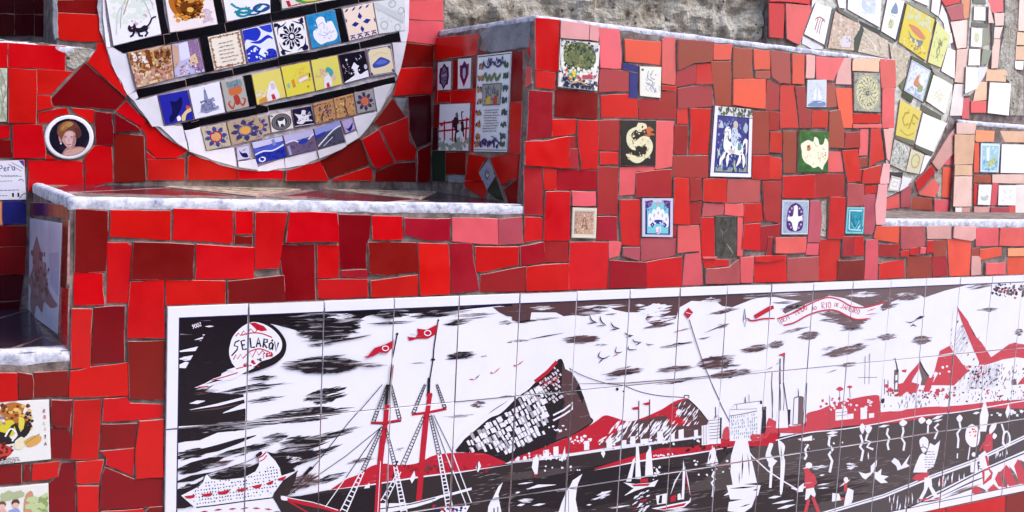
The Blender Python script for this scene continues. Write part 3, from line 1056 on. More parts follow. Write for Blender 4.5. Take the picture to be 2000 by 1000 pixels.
# ------------------------------------------------------------------ the mural: three rows of large white tiles, painted in black and red
ZBOT = -0.9238
mural = thing('harbour_mural', 'wide mural of a harbour with sailing ships, painted black and red on white tiles', 'mural', (1.9, -0.01, ZBOT))
INK, INKB, SEA, SEAB, MRED, MWHT = '1a0e16', '523638', '2c2022', '4a3e3e', 'b4122a', 'e4e0ea'  # SEAB lightened: some of the right-hand haze is in its colour
MURAL_ART = [(0, 500, '''
p INK 1368,470 1700,452 2000,438 2600,404 3100,380 3600,352 4060,328 4060,400 3900,390 3700,410 3560,425 3400,440 3200,450 3000,440 2860,470 2760,520 2680,560 2640,620 2560,660 2450,640 2380,600 2240,560 2120,530 2050,540 1930,520 1850,600 1790,720 1760,860 1700,980 1600,1060 1900,1080 1930,1300 1368,1330
q MWHT 1660,640 260 90 16 12
t MWHT 34 1366,750 1550,722 1730,706
t MWHT 30 1366,808 1500,790 1640,764
t MWHT 52 1366,868 1450,850 1560,850
q MWHT 1480,800 200 40 8 6
t MWHT 14 1600,550 1670,548
t INKB 10 1700,570 1840,560
'''), (0, 750, '''
t MWHT 28 1480,150 1600,130
t MWHT 20 1480,200 1700,160 1900,110 2000,80
t MWHT 40 1740,225 1900,170 2200,120
t INKB 14 1480,215 1700,190 1900,150
q INKB 1600,60 220 30 8 10
q MWHT 1600,25 150 24 6 10
p INK 1358,345 1600,350 1800,330 2000,340 1900,360 1700,380 1560,440 1450,450 1358,470
q INK 1800,330 700 70 30 5
t INK 50 1356,575 1500,545 1700,500 1850,450 2000,400
q INK 1500,545 320 70 16 12
q INK 1900,520 460 60 20 14
t INK 60 1356,680 1500,640 1650,600 1750,570
q INK 1520,660 340 70 18 10
t INK 46 1356,770 1500,735 1650,690
q INK 1480,840 260 110 22 14
q INK 1800,690 420 80 26 14
q INKB 1720,620 240 40 12 12
p INK 1356,830 1460,810 1520,800 1410,870 1500,950 1440,968 1356,970
'''), (500, 750, '''
q INK 0,30 500 60 14 8
q INK 540,90 330 110 30 14
q INK 60,120 280 40 10 8
q INK 380,240 660 100 44 6
q INK 150,420 260 60 16 12
q INK 300,440 260 60 16 12
q INK 480,430 620 60 24 16
q INK 300,520 520 90 30 18
q INK 240,610 420 110 30 20
q INK 420,560 500 70 20 18
q INK 560,740 300 50 16 18
p INK 250,830 420,640 450,650 320,770 300,850
q INKB 400,780 260 40 12 16
q INKB 800,600 260 30 8 12
q INKB 1120,510 120 20 6 12
q INKB 1580,250 220 24 10 4
q INKB 1740,160 120 50 12 8
t INKB 12 1900,100 2000,90
'''), (330, 850, '''
P INK 500,485 700,440 980,310 1005,330 965,400 830,460 600,492
P INK 1080,175 1200,200 1500,180 1600,170 1450,260 1350,330 1400,395 1250,445 1235,370 1170,270
q MWHT 1400,270 160 60 8 14
q MWHT 1330,240 90 26 5 10
t INK 50 52,760 100,640 240,600 400,480
p INK 52,640 240,600 180,650 120,680 180,740 260,790 52,810
p MWHT 125,670 240,612 330,565 375,520 400,450 425,430 470,485 600,492 840,465 960,400 1000,330 1000,262 962,212 1040,168 1090,190 1180,280 1235,370 1250,445 1432,388 1280,510 1170,640 1150,692 300,802 265,790 160,700
p MWHT 268,800 200,862 190,900 1420,900 1340,857 1200,760 1152,698
s INK 8 125,670 240,612 330,565 375,520 400,450 425,430 470,485 600,492 840,465
s INK 7 1235,370 1250,445 1432,388 1280,510 1170,640 1150,692
s INK 14 1150,694 820,735 500,780 300,803
s INK 10 125,670 160,702 265,792
P INK 962,215 1020,175 1034,210 980,244
s MRED 15 985,255 1040,225 1078,185
s MRED 12 1005,290 1055,262 1088,220
s INK 7 425,430 850,300 960,245
g INK 15 13 8 -82 32 36 4 .2 200,660 400,520 600,500 840,480 1000,400 1180,330 1240,440 1200,560 1140,640 700,720 300,770
g x2a7a78 12 12 8 -82 64 72 6 .3 200,660 400,520 600,500 840,480 1000,400 1180,330 1240,440 1200,560 1140,640 700,720 300,770
P MRED 170,676 285,664 262,696 195,700
P MRED 362,655 480,640 455,676 385,680
P MRED 535,630 668,605 640,650 560,656
P MRED 748,602 875,578 845,616 770,622
P MRED 930,562 1030,540 1005,584 945,586
P MRED 1082,530 1160,500 1140,542 1095,550
P MRED 1208,482 1302,450 1270,496 1220,502
t MRED 20 350,852 430,842
t MRED 20 500,832 590,820
t MRED 20 662,820 745,812
t MRED 20 795,818 885,802
t MRED 20 930,808 1015,812
t MRED 20 1065,816 1145,826
t INK 14 1160,850 1240,850
t INK 60 1165,650 1290,520 1432,395
q INKB 1450,520 420 120 18 26
''', 5.714), (500, 500, '''
q INK 620,520 420 150 60 3
q INK 560,590 420 120 50 4
q INK 480,480 500 80 20 3
q MWHT 660,470 200 40 10 4
q INK 1060,450 300 70 26 3
q INK 1060,520 340 24 12 3
q INK 560,650 400 24 14 3
q INK 500,690 220 26 10 4
t INK 14 400,700 640,660 900,612
t INKB 10 620,670 880,620
q INK 520,850 560 120 60 2
q INK 520,790 340 26 12 6
q INK 920,855 200 20 10 2
q INKB 780,840 380 16 8 2
q INKB 1250,836 140 10 5 2
q INK 60,950 240 40 12 6
q INK 1420,450 420 50 26 6
q INK 1580,520 220 34 18 8
q INKB 1700,460 300 24 10 4
q INKB 1650,490 360 14 8 6
p INKB 1850,400 2060,385 2060,480 1960,470 1900,440
q INK 1950,520 120 30 8 4
q INKB 1990,670 60 20 5 4
q INK 1600,780 240 60 26 8
q INKB 1780,780 60 14 5 4
q INK 300,540 200 20 8 4
q INK 380,585 160 26 8 4
'''), (1000, 500, '''
p INKB 0,350 460,338 900,318 1290,300 1660,280 2000,262 2000,320 1900,330 1860,345 1720,400 1640,390 1600,360 1400,350 1310,400 1280,490 1180,520 1120,545 1060,520 1040,490 1060,460 1000,440 900,440 800,420 740,390 600,420 560,450 480,460 400,470 340,440 150,440 140,500 60,520 0,500
q MWHT 240,405 200 30 8 2
q MWHT 700,395 360 30 12 3
q MWHT 1120,420 260 90 24 8
q MWHT 1150,490 240 50 14 8
q MWHT 980,385 120 20 6 4
q MWHT 1540,350 160 50 12 6
q INKB 560,440 320 50 20 3
q INKB 1160,540 240 30 14 10
q INK 120,510 200 20 10 6
q INKB 250,490 260 16 8 3
q INK 680,402 180 22 10 3
q INK 780,455 110 14 6 2
q INKB 1900,310 220 50 16 4
q INKB 1660,430 240 30 14 12
q INKB 540,650 270 60 46 3
q INK 690,692 110 14 6 2
t INKB 10 130,650 260,625 400,600
q INK 60,660 150 16 8 3
t INKB 10 1500,600 1600,560 1700,525
q INKB 1640,545 120 30 12 16
q INKB 1500,640 100 16 6 10
q INK 1280,695 250 26 12 10
q INKB 1340,575 200 10 4 12
q MRED 1290,590 130 12 6 16
q INKB 880,905 300 44 30 8
q INK 860,920 280 20 8 10
q INK 780,960 110 12 5 3
q INKB 860,875 140 16 8 14
q INKB 1580,830 260 90 46 8
q INK 1640,790 220 24 10 8
q INKB 1270,880 280 40 26 6
q INK 1690,860 200 24 10 8
q INKB 1700,920 320 60 36 8
q INKB 1280,975 280 36 20 10
q INKB 1900,720 220 50 26 10
t INKB 6 300,1000 900,990 1400,950 2000,885
C INK 9 605,460 620,500 668,522
t INK 9 580,528 665,516
C INK 9 685,465 695,510 735,542
t INK 7 650,546 735,540
C INK 9 768,515 790,550 840,566
t INK 9 762,578 840,564
C INK 9 875,595 900,615 945,622
t INK 8 880,635 945,620
C INK 8 938,645 955,668 1010,672
t INK 8 960,695 1008,672
t INK 8 1042,680 1060,692 1105,690
C INK 9 690,740 672,780 710,800 765,775
t INK 9 670,836 715,795
C INK 8 815,705 805,745 830,755 860,745
t MRED 6 780,785 830,762
C INK 8 905,700 910,730 975,728
p MRED 1375,402 1410,440 1370,490 1338,448
s MWHT 4 1355,440 1395,450
s INKB 6 1380,495 1430,660 1490,840 1560,1000
p INK 1816,410 1826,490 1820,490
s INK 4 1805,490 1828,492 1815,555 1803,500 1816,412
p MRED 1885,462 2000,395 2040,385 2045,410 1990,440 1900,490
s INK 5 1828,485 1850,490
c MRED 12 1840,495 1880,505 1960,490 2050,488
'''), (1500, 500, '''
p INKB 0,285 345,265 640,248 940,240 1220,232 1500,214 1600,214 1500,240 1380,270 1220,325 1180,300 1040,330 960,360 920,420 890,430 880,400 760,400 600,330 480,310 380,340 260,390 130,450 110,430 140,390 260,350 150,340 60,320 0,320
q MWHT 750,300 240 40 12 2
q MWHT 160,300 240 24 8 2
q MWHT 1060,300 140 24 8 6
q INKB 1100,320 200 50 20 8
q INK 130,362 190 20 8 2
q INK 200,400 200 30 12 8
q INKB 940,390 160 40 16 12
q INKB 600,480 360 110 40 -2
q INKB 660,540 160 60 22 6
q INKB 200,580 230 24 12 14
q INK 660,572 220 18 8 6
q INKB 320,620 160 60 30 8
q INKB 600,740 340 60 34 12
q INKB 460,720 120 20 8 14
q INKB 60,690 130 50 22 12
q INK 700,690 110 16 8 8
q INKB 930,630 150 44 26 6
q INKB 1200,655 140 60 40 4
q INKB 800,650 160 10 4 6
q INKB 620,850 150 34 18 6
q INKB 500,900 120 12 6 16
q INKB 1720,420 180 30 14 2
q INKB 1960,595 70 50 18 2
q INKB 1640,240 220 30 12 8
n INK 70 14 1750,215 2200,320
n MRED 26 10 1740,220 2200,330
n INKB 40 16 1800,215 2200,300
t INK 22 1150,495 1190,478 1222,470
t INK 8 1070,512 1110,520 1170,495
t INK 12 1110,552 1130,535 1160,550
p MWHT 70,490 180,450 330,370 430,330 490,325 560,345 640,390 720,405 800,392 905,362 860,410 880,430 760,490 690,495 620,470 540,430 470,420 380,435 290,470 200,520 120,540 90,520
c MRED 12 70,490 180,450 330,370 430,330 490,325 560,345 640,390 720,405 800,392 905,362
c MRED 13 120,540 200,520 290,470 380,435 470,420 540,430 620,470 690,495 775,490
t MRED 8 765,432 840,405
t MRED 8 755,460 850,445
T 6.6 100,520 24 6 BEM
T 6.6 212,468 30 6 VINDO
T 5 345,425 14 5 AO
T 8 418,410 4 6 RIO
T 5 515,392 -12 5 DE
T 6.4 562,405 -20 6 JANEIRO
p MRED 80,770 130,752 126,785
p MWHT 1440,450 1470,400 1480,430 1560,560 1640,700 1700,850 1500,850 1420,700
p MRED 1475,395 1500,430 1560,540 1620,650 1700,740 1715,830 1745,800 1800,760 1860,710 1930,680 2000,690 2200,720 2200,800 2000,770 1900,780 1800,820 1700,850 1650,850 1580,690 1520,520 1478,450
h INK 46 40 7 70 1440,440 1530,700
h INKB 60 46 8 60 1430,560 1640,860
h INK 40 30 6 60 1540,680 1650,880
t INK 12 1478,400 1560,530 1640,670 1710,750
p MRED 1250,1010 1300,900 1340,740 1415,700 1450,760 1520,840 1560,900 1450,1010
p MWHT 1330,775 1450,760 1450,772 1330,790
n MWHT 8 14 1280,860 1420,930
h INKB 60 34 8 70 1500,850 1950,1000
n MRED 16 16 1450,850 1700,980
n INK 60 10 1500,830 2200,1010
p MRED 1040,1010 1100,920 1185,825 1255,940 1300,1010
p INKB 1185,825 1255,940 1240,1010 1190,1010
p MWHT 1130,960 1180,880 1200,960 1190,1010 1110,1010
s INK 4 1185,790 1186,830
s INK 6 90,800 96,1000
s INK 6 122,780 118,1000
s INKB 5 30,900 25,1000
s INKB 4 755,780 752,1000
s INKB 4 790,760 785,1000
s INKB 4 700,950 850,946
c INK 9 990,800 1005,870 1000,940 985,1000
p INKB 985,890 1020,885 1015,1000 980,1000
p MRED 1045,890 1080,885 1075,910 1045,905
'''), (1000, 750, '''
p SEA -1790,895 -1440,828 -60,622 640,528 1480,420 1480,500 1750,480 2400,352 3160,248 4000,100 4300,60 4300,1700 -1300,1700 -1720,960
p SEAB 900,1300 1500,760 1700,540 2400,372 3160,268 4000,120 4300,80 4300,900 2000,1500
q SEA 1900,900 1600 300 20 8
h x7a6e74 120 90 4 9 -300,640 1500,1000
h xa89ea4 60 70 4 9 -300,680 1500,1000
h x7a6e74 140 90 4 9 1500,560 3900,900
h x6a5c60 120 120 8 9 1300,560 3900,900
q INK 600,800 1400 300 40 6
q SEAB 200,700 700 60 30 8
q SEAB 1700,760 700 120 40 8
p INK -440,522 -160,220 110,40 200,-40 360,-180 395,-170 440,-130 520,0 560,100 625,300 500,380 280,480 40,580 -60,620 -240,552
p INKB 395,-170 440,-130 520,0 560,100 625,300 480,390 300,440 380,200 400,0
P MWHT -400,505 -160,260 110,75 320,-90 375,0 400,130 300,330 60,530 -240,530
p INK -240,552 60,510 330,300 420,120 520,0 560,100 500,380 280,480 40,580 -60,620
h MWHT 24 40 13 60 40,330 340,480
h MWHT 24 40 13 -45 40,300 380,460
n MWHT 26 16 -60,400 250,490
n MWHT 20 14 240,280 450,340
h MWHT 24 50 11 56 -380,360 -120,520
s MWHT 12 310,260 470,150 472,195 320,275
t MWHT 12 330,220 440,170
c INK 14 -440,522 -300,360 -160,220 0,120 110,40 200,-40
s MRED 14 110,35 240,-70 355,-180
s INK 6 355,-178 365,-188 388,-185 392,-165
q INK 0,560 300 40 10 12
P MRED 0,600 0,580 280,480 500,380 640,300 720,245 800,260 900,290 1000,270 1160,200 1260,140 1370,110 1340,160 1280,230 1400,290 1360,370 1000,450 650,510 300,560
n MWHT 24 13 430,400 680,470
n MWHT 14 12 120,540 420,580
p INKB 1260,170 1370,115 1400,140 1460,200 1530,290 1500,390 1360,420 1300,330 1400,290 1290,250 1330,210
c INK 8 1370,115 1400,140 1460,200 1530,290
h MWHT 26 60 10 55 1290,150 1450,330
p INKB 740,440 900,300 1200,240 1240,320 1400,330 1480,400 1200,440 900,470 660,490
h MWHT 70 90 15 52 760,300 1260,420
h MWHT 16 60 14 40 680,400 860,460
p MWHT 560,445 600,440 600,510 560,516
p MWHT 735,430 780,425 780,500 735,505
p MWHT 850,440 890,435 890,490 850,495
p MWHT 920,410 960,405 960,480 920,485
p MWHT 1130,370 1175,365 1175,455 1130,460
p MWHT 1230,390 1270,385 1270,445 1230,450
p MWHT 1300,360 1340,350 1340,435 1300,440
p MWHT 1420,360 1450,355 1450,415 1420,420
p MWHT 240,515 285,510 285,575 240,580
p MWHT 320,490 360,485 360,560 320,565
p MWHT 1000,430 1060,425 1060,470 1000,475
n MWHT 26 16 0,570 420,590
n INKB 40 8 0,545 1480,470
n MWHT 20 16 640,470 1480,420
t MWHT 10 -60,622 300,580 640,528 1480,418
c INK 5 392,-160 520,-80 720,-10 860,10 1000,60 1150,90 1345,105
n INK 2 16 820,30 980,80
s INK 7 1345,110 1345,90 1380,88 1382,110
p MWHT 1535,270 1630,262 1632,440 1535,480
p INK 1612,262 1638,262 1636,420 1615,440
s INKB 4 1535,300 1620,290
s INKB 4 1535,330 1620,320
s INKB 4 1535,360 1620,350
s INKB 4 1535,390 1620,380
s INK 4 1588,180 1590,265
p MWHT 1478,325 1530,315 1530,470 1478,480
s INKB 4 1495,320 1495,470
s INKB 4 1512,320 1512,470
p MWHT 1700,200 1730,160 1940,130 1955,400 1700,420
p INK 1950,180 1985,175 1985,380 1955,400
s INKB 6 1705,250 1925,212
s INKB 6 1720,180 1925,160
h INKB 60 36 5 85 1710,250 1920,390
h INKB 30 50 4 8 1710,260 1920,390
s INK 4 1820,100 1822,150
p INK 1935,130 1950,128 1950,155 1935,155
P MRED 1480,490 1480,470 1600,430 1720,420 1760,400 1960,390 2000,300 2100,320 2040,470 1750,484
p MRED 1665,340 1690,340 1690,440 1660,440
t MRED 50 640,660 900,600 1180,520 1260,500
P MRED 640,665 900,590 1150,530 1230,500 1400,490 1480,470 1760,430 1740,485 1000,600
t MWHT 12 640,672 1000,600 1400,545 1740,488
n MWHT 12 10 1080,560 1260,540
n INK 30 12 1260,540 1720,470
p MWHT 190,545 205,600 195,700 180,715 150,650 160,590
p MRED 160,705 195,700 178,725
p MWHT 410,485 415,560 390,605 375,590 395,540
p MWHT 708,500 725,540 710,575 690,540
p MWHT 545,700 510,780 495,900 515,1010 360,1010 390,920 430,830 470,750
s INK 6 450,815 505,820
s INKB 4 440,830 440,1000
p MWHT -75,765 -110,860 -80,1010 -190,1010 -185,960 -150,880 -110,800
s INK 5 -150,890 -100,885
s INK 10 -140,970 -140,1010
s INK 8 -110,960 -110,1010
s INKB 7 988,130 985,440
s INKB 7 1072,120 1070,420
p MRED 930,185 990,172 988,198 945,200
p MRED 1015,152 1076,136 1074,162 1040,164
p MWHT 965,470 985,470 1005,740 960,740
p MWHT 940,590 960,570 930,760 890,762
p MWHT 1045,540 1080,480 1100,720 1035,720
t MWHT 14 900,760 950,600
t MWHT 10 1060,420 1095,720
p MRED 1000,740 1060,735 1060,765 1000,770
p MWHT 870,768 960,780 1080,770 1140,745 1110,800 940,810
p MRED 930,785 1080,775 1060,795 950,800
t MWHT 26 880,870 960,820 1060,800
h MWHT 20 60 12 30 960,820 1070,1000
h SEA 12 50 10 -20 960,830 1070,1000
h MRED 5 40 10 20 960,900 1060,1000
p MWHT 1335,590 1350,680 1340,900 1320,900
t MWHT 12 1235,860 1270,760 1330,660
t MRED 10 1345,660 1365,760 1375,860
t MWHT 8 1350,640 1390,870
p MWHT 1120,870 1210,850 1200,930 1130,940
p INK 1150,870 1170,866 1165,930 1140,930
p MWHT 1085,970 1380,910 1395,880 1390,920 1340,960 1180,985
p MRED 1130,975 1360,925 1340,950 1180,980
p MRED 1235,880 1275,860 1275,910 1235,920
p MWHT 1290,860 1310,850 1320,900 1290,905
q MWHT 1280,985 260 30 10 6
s MWHT 5 1560,480 1560,540
p MWHT 1540,520 1575,490 1610,610 1520,620
t INK 12 1550,540 1535,600
q MWHT 1560,620 120 40 10 4
n MRED 3 10 1530,600 1600,620
s MWHT 16 1575,680 1560,720 1580,740 1555,770 1572,800 1562,880
p MWHT 1860,280 1840,440 1870,600 1910,770 1720,790 1700,680 1710,560 1750,430
s INKB 5 1860,280 1850,450
t INK 12 1800,540 1790,740
t INKB 10 1840,540 1850,720
t INKB 8 1770,680 1770,780
p MWHT 1670,790 1780,780 1940,790 1920,870 1840,900 1700,900
t MWHT 20 1650,870 1720,840
t INK 14 1700,815 1900,800
t INK 12 1880,830 1920,820
p MWHT 1690,920 1900,880 1870,960 1800,1010 1680,990
t INK 10 1780,960 1860,935
s INKB 6 1560,0 1640,180 1760,410 1850,530
s MWHT 10 1760,410 1880,570 2000,680 2120,760 2240,830
t MWHT 12 40,780 160,765
t MWHT 24 110,820 200,795 340,785
t MWHT 16 20,850 60,840
q MWHT 110,910 120 40 8 2
t MWHT 20 40,950 100,940
t MWHT 18 160,950 260,935
t MWHT 20 660,870 760,835
t MWHT 14 770,970 920,945
t MWHT 12 580,945 620,940
q MWHT 700,870 160 50 8 20
n MWHT 12 14 1100,630 1180,760
n MWHT 12 12 1400,570 1700,720
n MWHT 8 12 200,640 620,680
'''), (880, 690, '''
p MWHT 930,50 1010,40 1060,160 1000,130 960,70 940,70 860,150 700,240
p MWHT 0,860 90,740 300,560 500,430 700,240 900,60 700,330 480,520 200,720
P INK 48,878 110,772 190,705 340,578 450,528 600,382 680,326 760,246 860,165 945,62 988,60 1030,190 1100,310 1160,450 1225,550 1258,612 1085,722 830,822 600,912 480,962 430,932 350,892 200,872
p INKB 988,70 1030,190 1100,310 1225,550 1255,605 1085,715 930,770 960,600 1010,430 975,330 985,200
g xa8a0a8 80 30 30 -62 40 80 14 .3 100,862 190,745 350,612 480,545 620,415 760,290 800,300 840,420 860,520 840,600 780,720 640,800 540,880 470,880 380,850 200,862
g MWHT 52 25 30 -62 32 56 8 .14 100,862 190,745 350,612 480,545 620,415 760,290 800,300 840,420 860,520 840,600 780,720 640,800 540,880 470,880 380,850 200,862
g xcfc4cc 32 18 36 -52 27 40 6 .14 770,280 860,200 930,105 960,150 985,220 950,330 1000,370 900,450 840,430
g MWHT 34 26 30 -62 40 54 8 .35 560,860 700,740 830,640 900,640 880,700 760,760 620,840
s MWHT 15 905,548 1000,500 1082,436 1078,492 1000,545 905,595
n MWHT 10 14 860,640 1050,700
s MRED 30 745,250 860,158 938,72
n xa04050 20 16 800,200 960,300
s INK 6 945,68 955,52 985,56 988,90
''', 4.546), (1350, 680, '''
p MWHT 372,600 440,545 660,514 668,905 375,905
p INK 690,612 726,620 716,832 680,842
s INKB 6 415,552 520,535 660,516
s INKB 6 440,545 440,600
s INKB 8 370,662 480,645 640,612
s INKB 5 372,600 640,590
P INK 665,510 690,530 672,540
P INKB 690,570 735,580 725,600 695,595
s INKB 5 520,490 522,535
s INKB 4 560,450 562,520
g x8a8894 26 8 8 -88 20 34 3 .2 385,665 640,625 650,880 385,880
g x9cc4c8 18 12 8 -88 40 60 6 .4 385,665 640,625 650,880 385,880
p MWHT 168,690 280,680 286,930 165,936
p INK 278,680 296,682 291,882 272,884
s INKB 6 172,705 275,695
s INKB 6 172,735 275,725
s INKB 6 172,765 275,755
s INKB 6 172,795 275,785
s INKB 6 172,825 275,815
s INKB 6 172,855 275,845
s INKB 6 172,885 275,875
s INKB 6 215,690 232,660 262,660 268,682
s INKB 5 232,570 234,660
p MWHT 98,755 165,745 165,940 98,946
s INKB 5 118,755 118,940
s INKB 5 140,752 140,938
P MRED 335,770 362,772 366,880 308,882 315,800
P MRED 740,715 775,710 770,830 725,850
n MRED 26 22 570,840 740,900
n MRED 24 18 800,790 1100,830
c INKB 7 790,240 784,350 796,480 790,620 790,840
c INKB 8 868,100 858,300 871,480 865,860
c INKB 6 908,60 896,300 906,480 896,650
P MRED 848,68 908,42 906,76
t INKB 8 735,205 780,190 788,178
t INKB 6 820,158 862,140
p MWHT 835,622 930,602 942,772 838,775
g INKB 30 5 8 -88 26 60 2 .2 840,625 930,610 935,770 842,770
p INK 950,598 969,600 963,705 952,705
p xa6a6a2 1005,482 1076,470 1082,750 996,758
s INKB 6 1005,482 1040,470 1076,470
s INKB 5 1040,390 1042,470
p INK 1078,474 1096,478 1086,742 1073,750
n xd6d0d4 16 10 1010,500 1070,740
p MWHT 1410,610 1500,595 1500,700 1410,715
g x9cb4b4 16 8 8 -88 20 20 2 .1 1412,612 1498,600 1498,698 1412,710
''', 5), (1650, 580, '''
p MWHT 840,120 870,80 900,130 980,300 1050,480 1040,540 920,530 860,450 830,360
g x6e646c 34 8 70 60 18 44 6 .25 845,130 880,110 930,230 990,380 1040,530 930,520 860,430 835,300
g INKB 22 14 20 70 60 60 14 .4 870,180 930,230 1000,400 1030,520 940,510
p MRED 872,78 905,115 960,190 1000,290 1060,350 1110,420 1140,470 1200,430 1280,370 1330,355 1410,385 1410,480 1340,470 1220,490 1100,525 1050,520 1010,430 960,310 905,180
s xf2dede 7 730,458 850,436
g x5c545c 24 7 80 70 20 34 6 .35 700,790 860,620 1000,565 1100,540 1340,480 1420,480 1420,800 1100,815 700,850
g MRED 20 16 80 70 54 60 14 .45 700,790 860,620 1000,565 1080,560 1080,800 700,840
g x6ac0b8 16 12 80 70 90 80 20 .5 700,790 860,620 1000,565 1080,560 1080,800 700,840
P MRED 1270,800 1290,740 1340,690 1410,620 1410,800
P INKB 1300,650 1330,640 1340,690 1310,700
p MWHT 330,800 700,760 700,860 280,900
g INKB 60 6 86 88 28 70 4 .35 300,810 700,770 700,860 300,890
g MRED 50 18 86 88 60 70 6 .4 300,810 700,770 700,860 300,890
p INK 420,830 436,828 436,880 422,882
p INK 512,840 524,838 524,872 512,874
p INK 628,820 638,818 638,875 628,878
c INK 9 395,500 408,560 404,620 400,740
p INKB 385,590 418,588 416,740 382,742
p MWHT 394,610 410,608 408,650 392,652
p MWHT 394,670 410,668 408,720 390,722
t INK 7 378,480 400,490
s INKB 7 335,650 338,770
s INKB 5 308,640 308,760
P INK 275,790 305,788 305,830 280,820
P MRED 440,575 480,565 470,590
t MRED 46 0,960 300,930 580,905
t MRED 34 600,900 860,860 1060,850 1400,820
n MWHT 14 18 20,800 110,900
p xa8c4c4 160,870 185,868 185,960 160,965
p INK 222,910 236,908 236,940 222,942
s MWHT 20 680,660 720,590 
s INK 6 585,480 588,505
c INK 12 585,505 620,570 655,620
'''), (1500, 750, '''
P MRED 0,380 0,270 60,290 180,330 290,300 300,230 400,200 470,170 560,140 700,105 850,85 870,130 900,200 1040,210 1160,160 1440,180 1700,140 2000,120 2200,100 2200,180 2000,190 1600,195 1300,250 1000,300 600,330 300,380
n MWHT 26 15 440,120 840,210
n MRED 30 14 400,180 860,110
p MWHT 525,200 615,190 620,275 525,285
s INKB 4 530,225 612,215
s INKB 4 530,250 612,240
p MWHT 620,235 665,230 665,270 620,275
p MWHT 720,185 770,180 770,270 720,275
p MWHT 785,230 825,225 825,260 785,265
p MWHT 870,150 1180,80 1400,60 1800,20 2200,-20 2200,110 1800,130 1500,165 1220,180 880,220
n MRED 20 22 900,100 1500,10
h INK 60 36 6 86 900,80 1240,190
n INK 70 9 1200,20 2100,140
n MRED 30 11 1200,20 2200,130
h INKB 40 30 6 88 1250,60 2100,150
p MWHT 875,90 1040,100 1000,150 880,160
P INK 875,125 905,110 905,145 885,150
p MRED 1010,0 1100,-20 1180,0 1160,70 1080,60 1030,100
p MRED 1210,60 1240,-40 1300,-60 1260,60
c MWHT 8 60,440 300,380 600,350 900,300 1180,250 1500,215 2000,130
p INKB 200,105 270,95 275,310 190,320
p MWHT 205,110 235,104 230,310 195,316
s INK 4 235,50 237,100
p MWHT 70,215 100,205 150,215 155,340 60,345
p INK 150,200 172,198 172,310 155,330
s INK 6 90,-10 80,420
s INK 6 120,-10 150,200
s INKB 5 25,-10 35,260
s INK 6 300,-10 285,330
P MRED 530,40 560,20 590,40 560,55
P MRED 612,22 635,10 658,22 635,32
s INKB 4 560,50 560,150
s INKB 4 635,30 640,110
s INKB 4 480,90 482,350
t MWHT 26 455,385 545,375
t MWHT 18 460,405 540,398
s MWHT 20 480,410 470,470 505,510 475,550 500,600 480,690
s SEAB 6 485,430 485,500 500,540
p MWHT 230,430 340,400 340,440 260,445
s MWHT 18 310,470 285,510 300,560 285,590
P MWHT 735,305 755,335 735,390 712,335
P MWHT 780,320 810,340 780,390 755,345
s MWHT 18 720,395 735,450 715,490 740,520 725,600
s MWHT 18 775,390 760,440 800,450 770,490 820,510
t MWHT 12 780,530 782,590
t MWHT 20 860,335 945,320
s MWHT 16 935,345 925,390 945,420 930,470 940,515
P MWHT 1050,275 1085,300 1050,330 1022,305
s MWHT 16 1050,335 1055,370 1040,420 1065,460 1055,520
P MWHT 1200,255 1230,280 1195,310 1172,280
P MWHT 1255,270 1280,290 1255,320 1230,295
t MWHT 24 1280,275 1365,245
t MWHT 16 1290,295 1360,275
s MWHT 14 1248,320 1245,390
s MWHT 16 1330,310 1300,340 1325,370 1300,430
P MWHT 1492,235 1515,265 1490,300 1465,265
s MWHT 16 1490,300 1500,350 1475,385 1485,430 1480,500
s MWHT 10 1478,540 1476,580
t MWHT 22 1595,230 1650,220
p MWHT 1690,110 1720,240 1700,370 1650,370 1650,250 1670,180
p MWHT 1875,150 1890,210 1865,270 1850,220
n MWHT 8 20 1730,210 2000,250
q MWHT 640,640 100 50 10 4
t MWHT 14 400,715 440,708
t MWHT 12 380,790 480,775
t MWHT 12 390,815 470,808
t MWHT 22 0,890 100,875
t MWHT 20 30,935 200,905
t MWHT 24 70,975 210,940
q MWHT 400,650 160 30 6 4
n MWHT 10 10 250,420 600,540
P MWHT 10,460 40,470 20,540 40,580 10,620 -20,560
p MWHT 0,560 70,600 20,660 0,640
s MWHT 20 25,640 15,810
P MWHT 75,430 130,480 120,560 130,620 110,840 90,840 95,620 85,520
t SEAB 8 100,480 105,600
P MRED 300,640 335,690 365,720 350,830 290,820 285,720
e MWHT 318,635 26 24
t MWHT 14 270,660 345,640
p MRED 280,660 310,655 300,700 280,690
s MRED 14 360,720 375,770 345,800
p MWHT 295,820 355,808 370,860 360,890 330,860 310,900 285,905
s MRED 26 315,900 285,1010
s MRED 26 345,880 395,1010
s MWHT 10 180,810 240,835 290,800
p MWHT 240,800 280,770 270,840 220,845
p MWHT 500,850 550,855 570,905 495,918
e MWHT 605,745 18 20
t MWHT 16 555,800 640,745
p MRED 590,775 615,770 615,830 590,840
p MWHT 620,810 665,830 660,900 640,950 590,950 600,880
s MRED 16 600,900 560,890
s MWHT 20 600,950 590,1010
p MWHT 705,685 760,700 800,690 800,640 850,590 845,640 810,700 760,745 735,730
p MWHT 820,680 850,690 885,660 880,710 940,720 905,745 935,770 880,775 835,740
p MWHT 960,605 985,575 1020,600 1040,640 1110,545 1080,620 1105,640 1010,675 1000,640
p SEA 400,1010 1180,760 1600,590 2000,410 2300,280 2300,600 1700,600 1400,800 1000,1010
p MWHT 380,1010 900,860 1180,745 1600,590 2000,400 2200,320 2200,345 2000,430 1600,625 1180,775 900,890 480,1010
s INK 5 430,1010 900,872 1180,758 1600,605 2000,415
h MWHT 16 90 9 85 930,880 1180,1000
h MWHT 14 80 12 85 1330,720 1540,780
h MRED 4 60 8 85 1340,740 1500,790
h MWHT 10 50 10 85 1740,560 1880,520
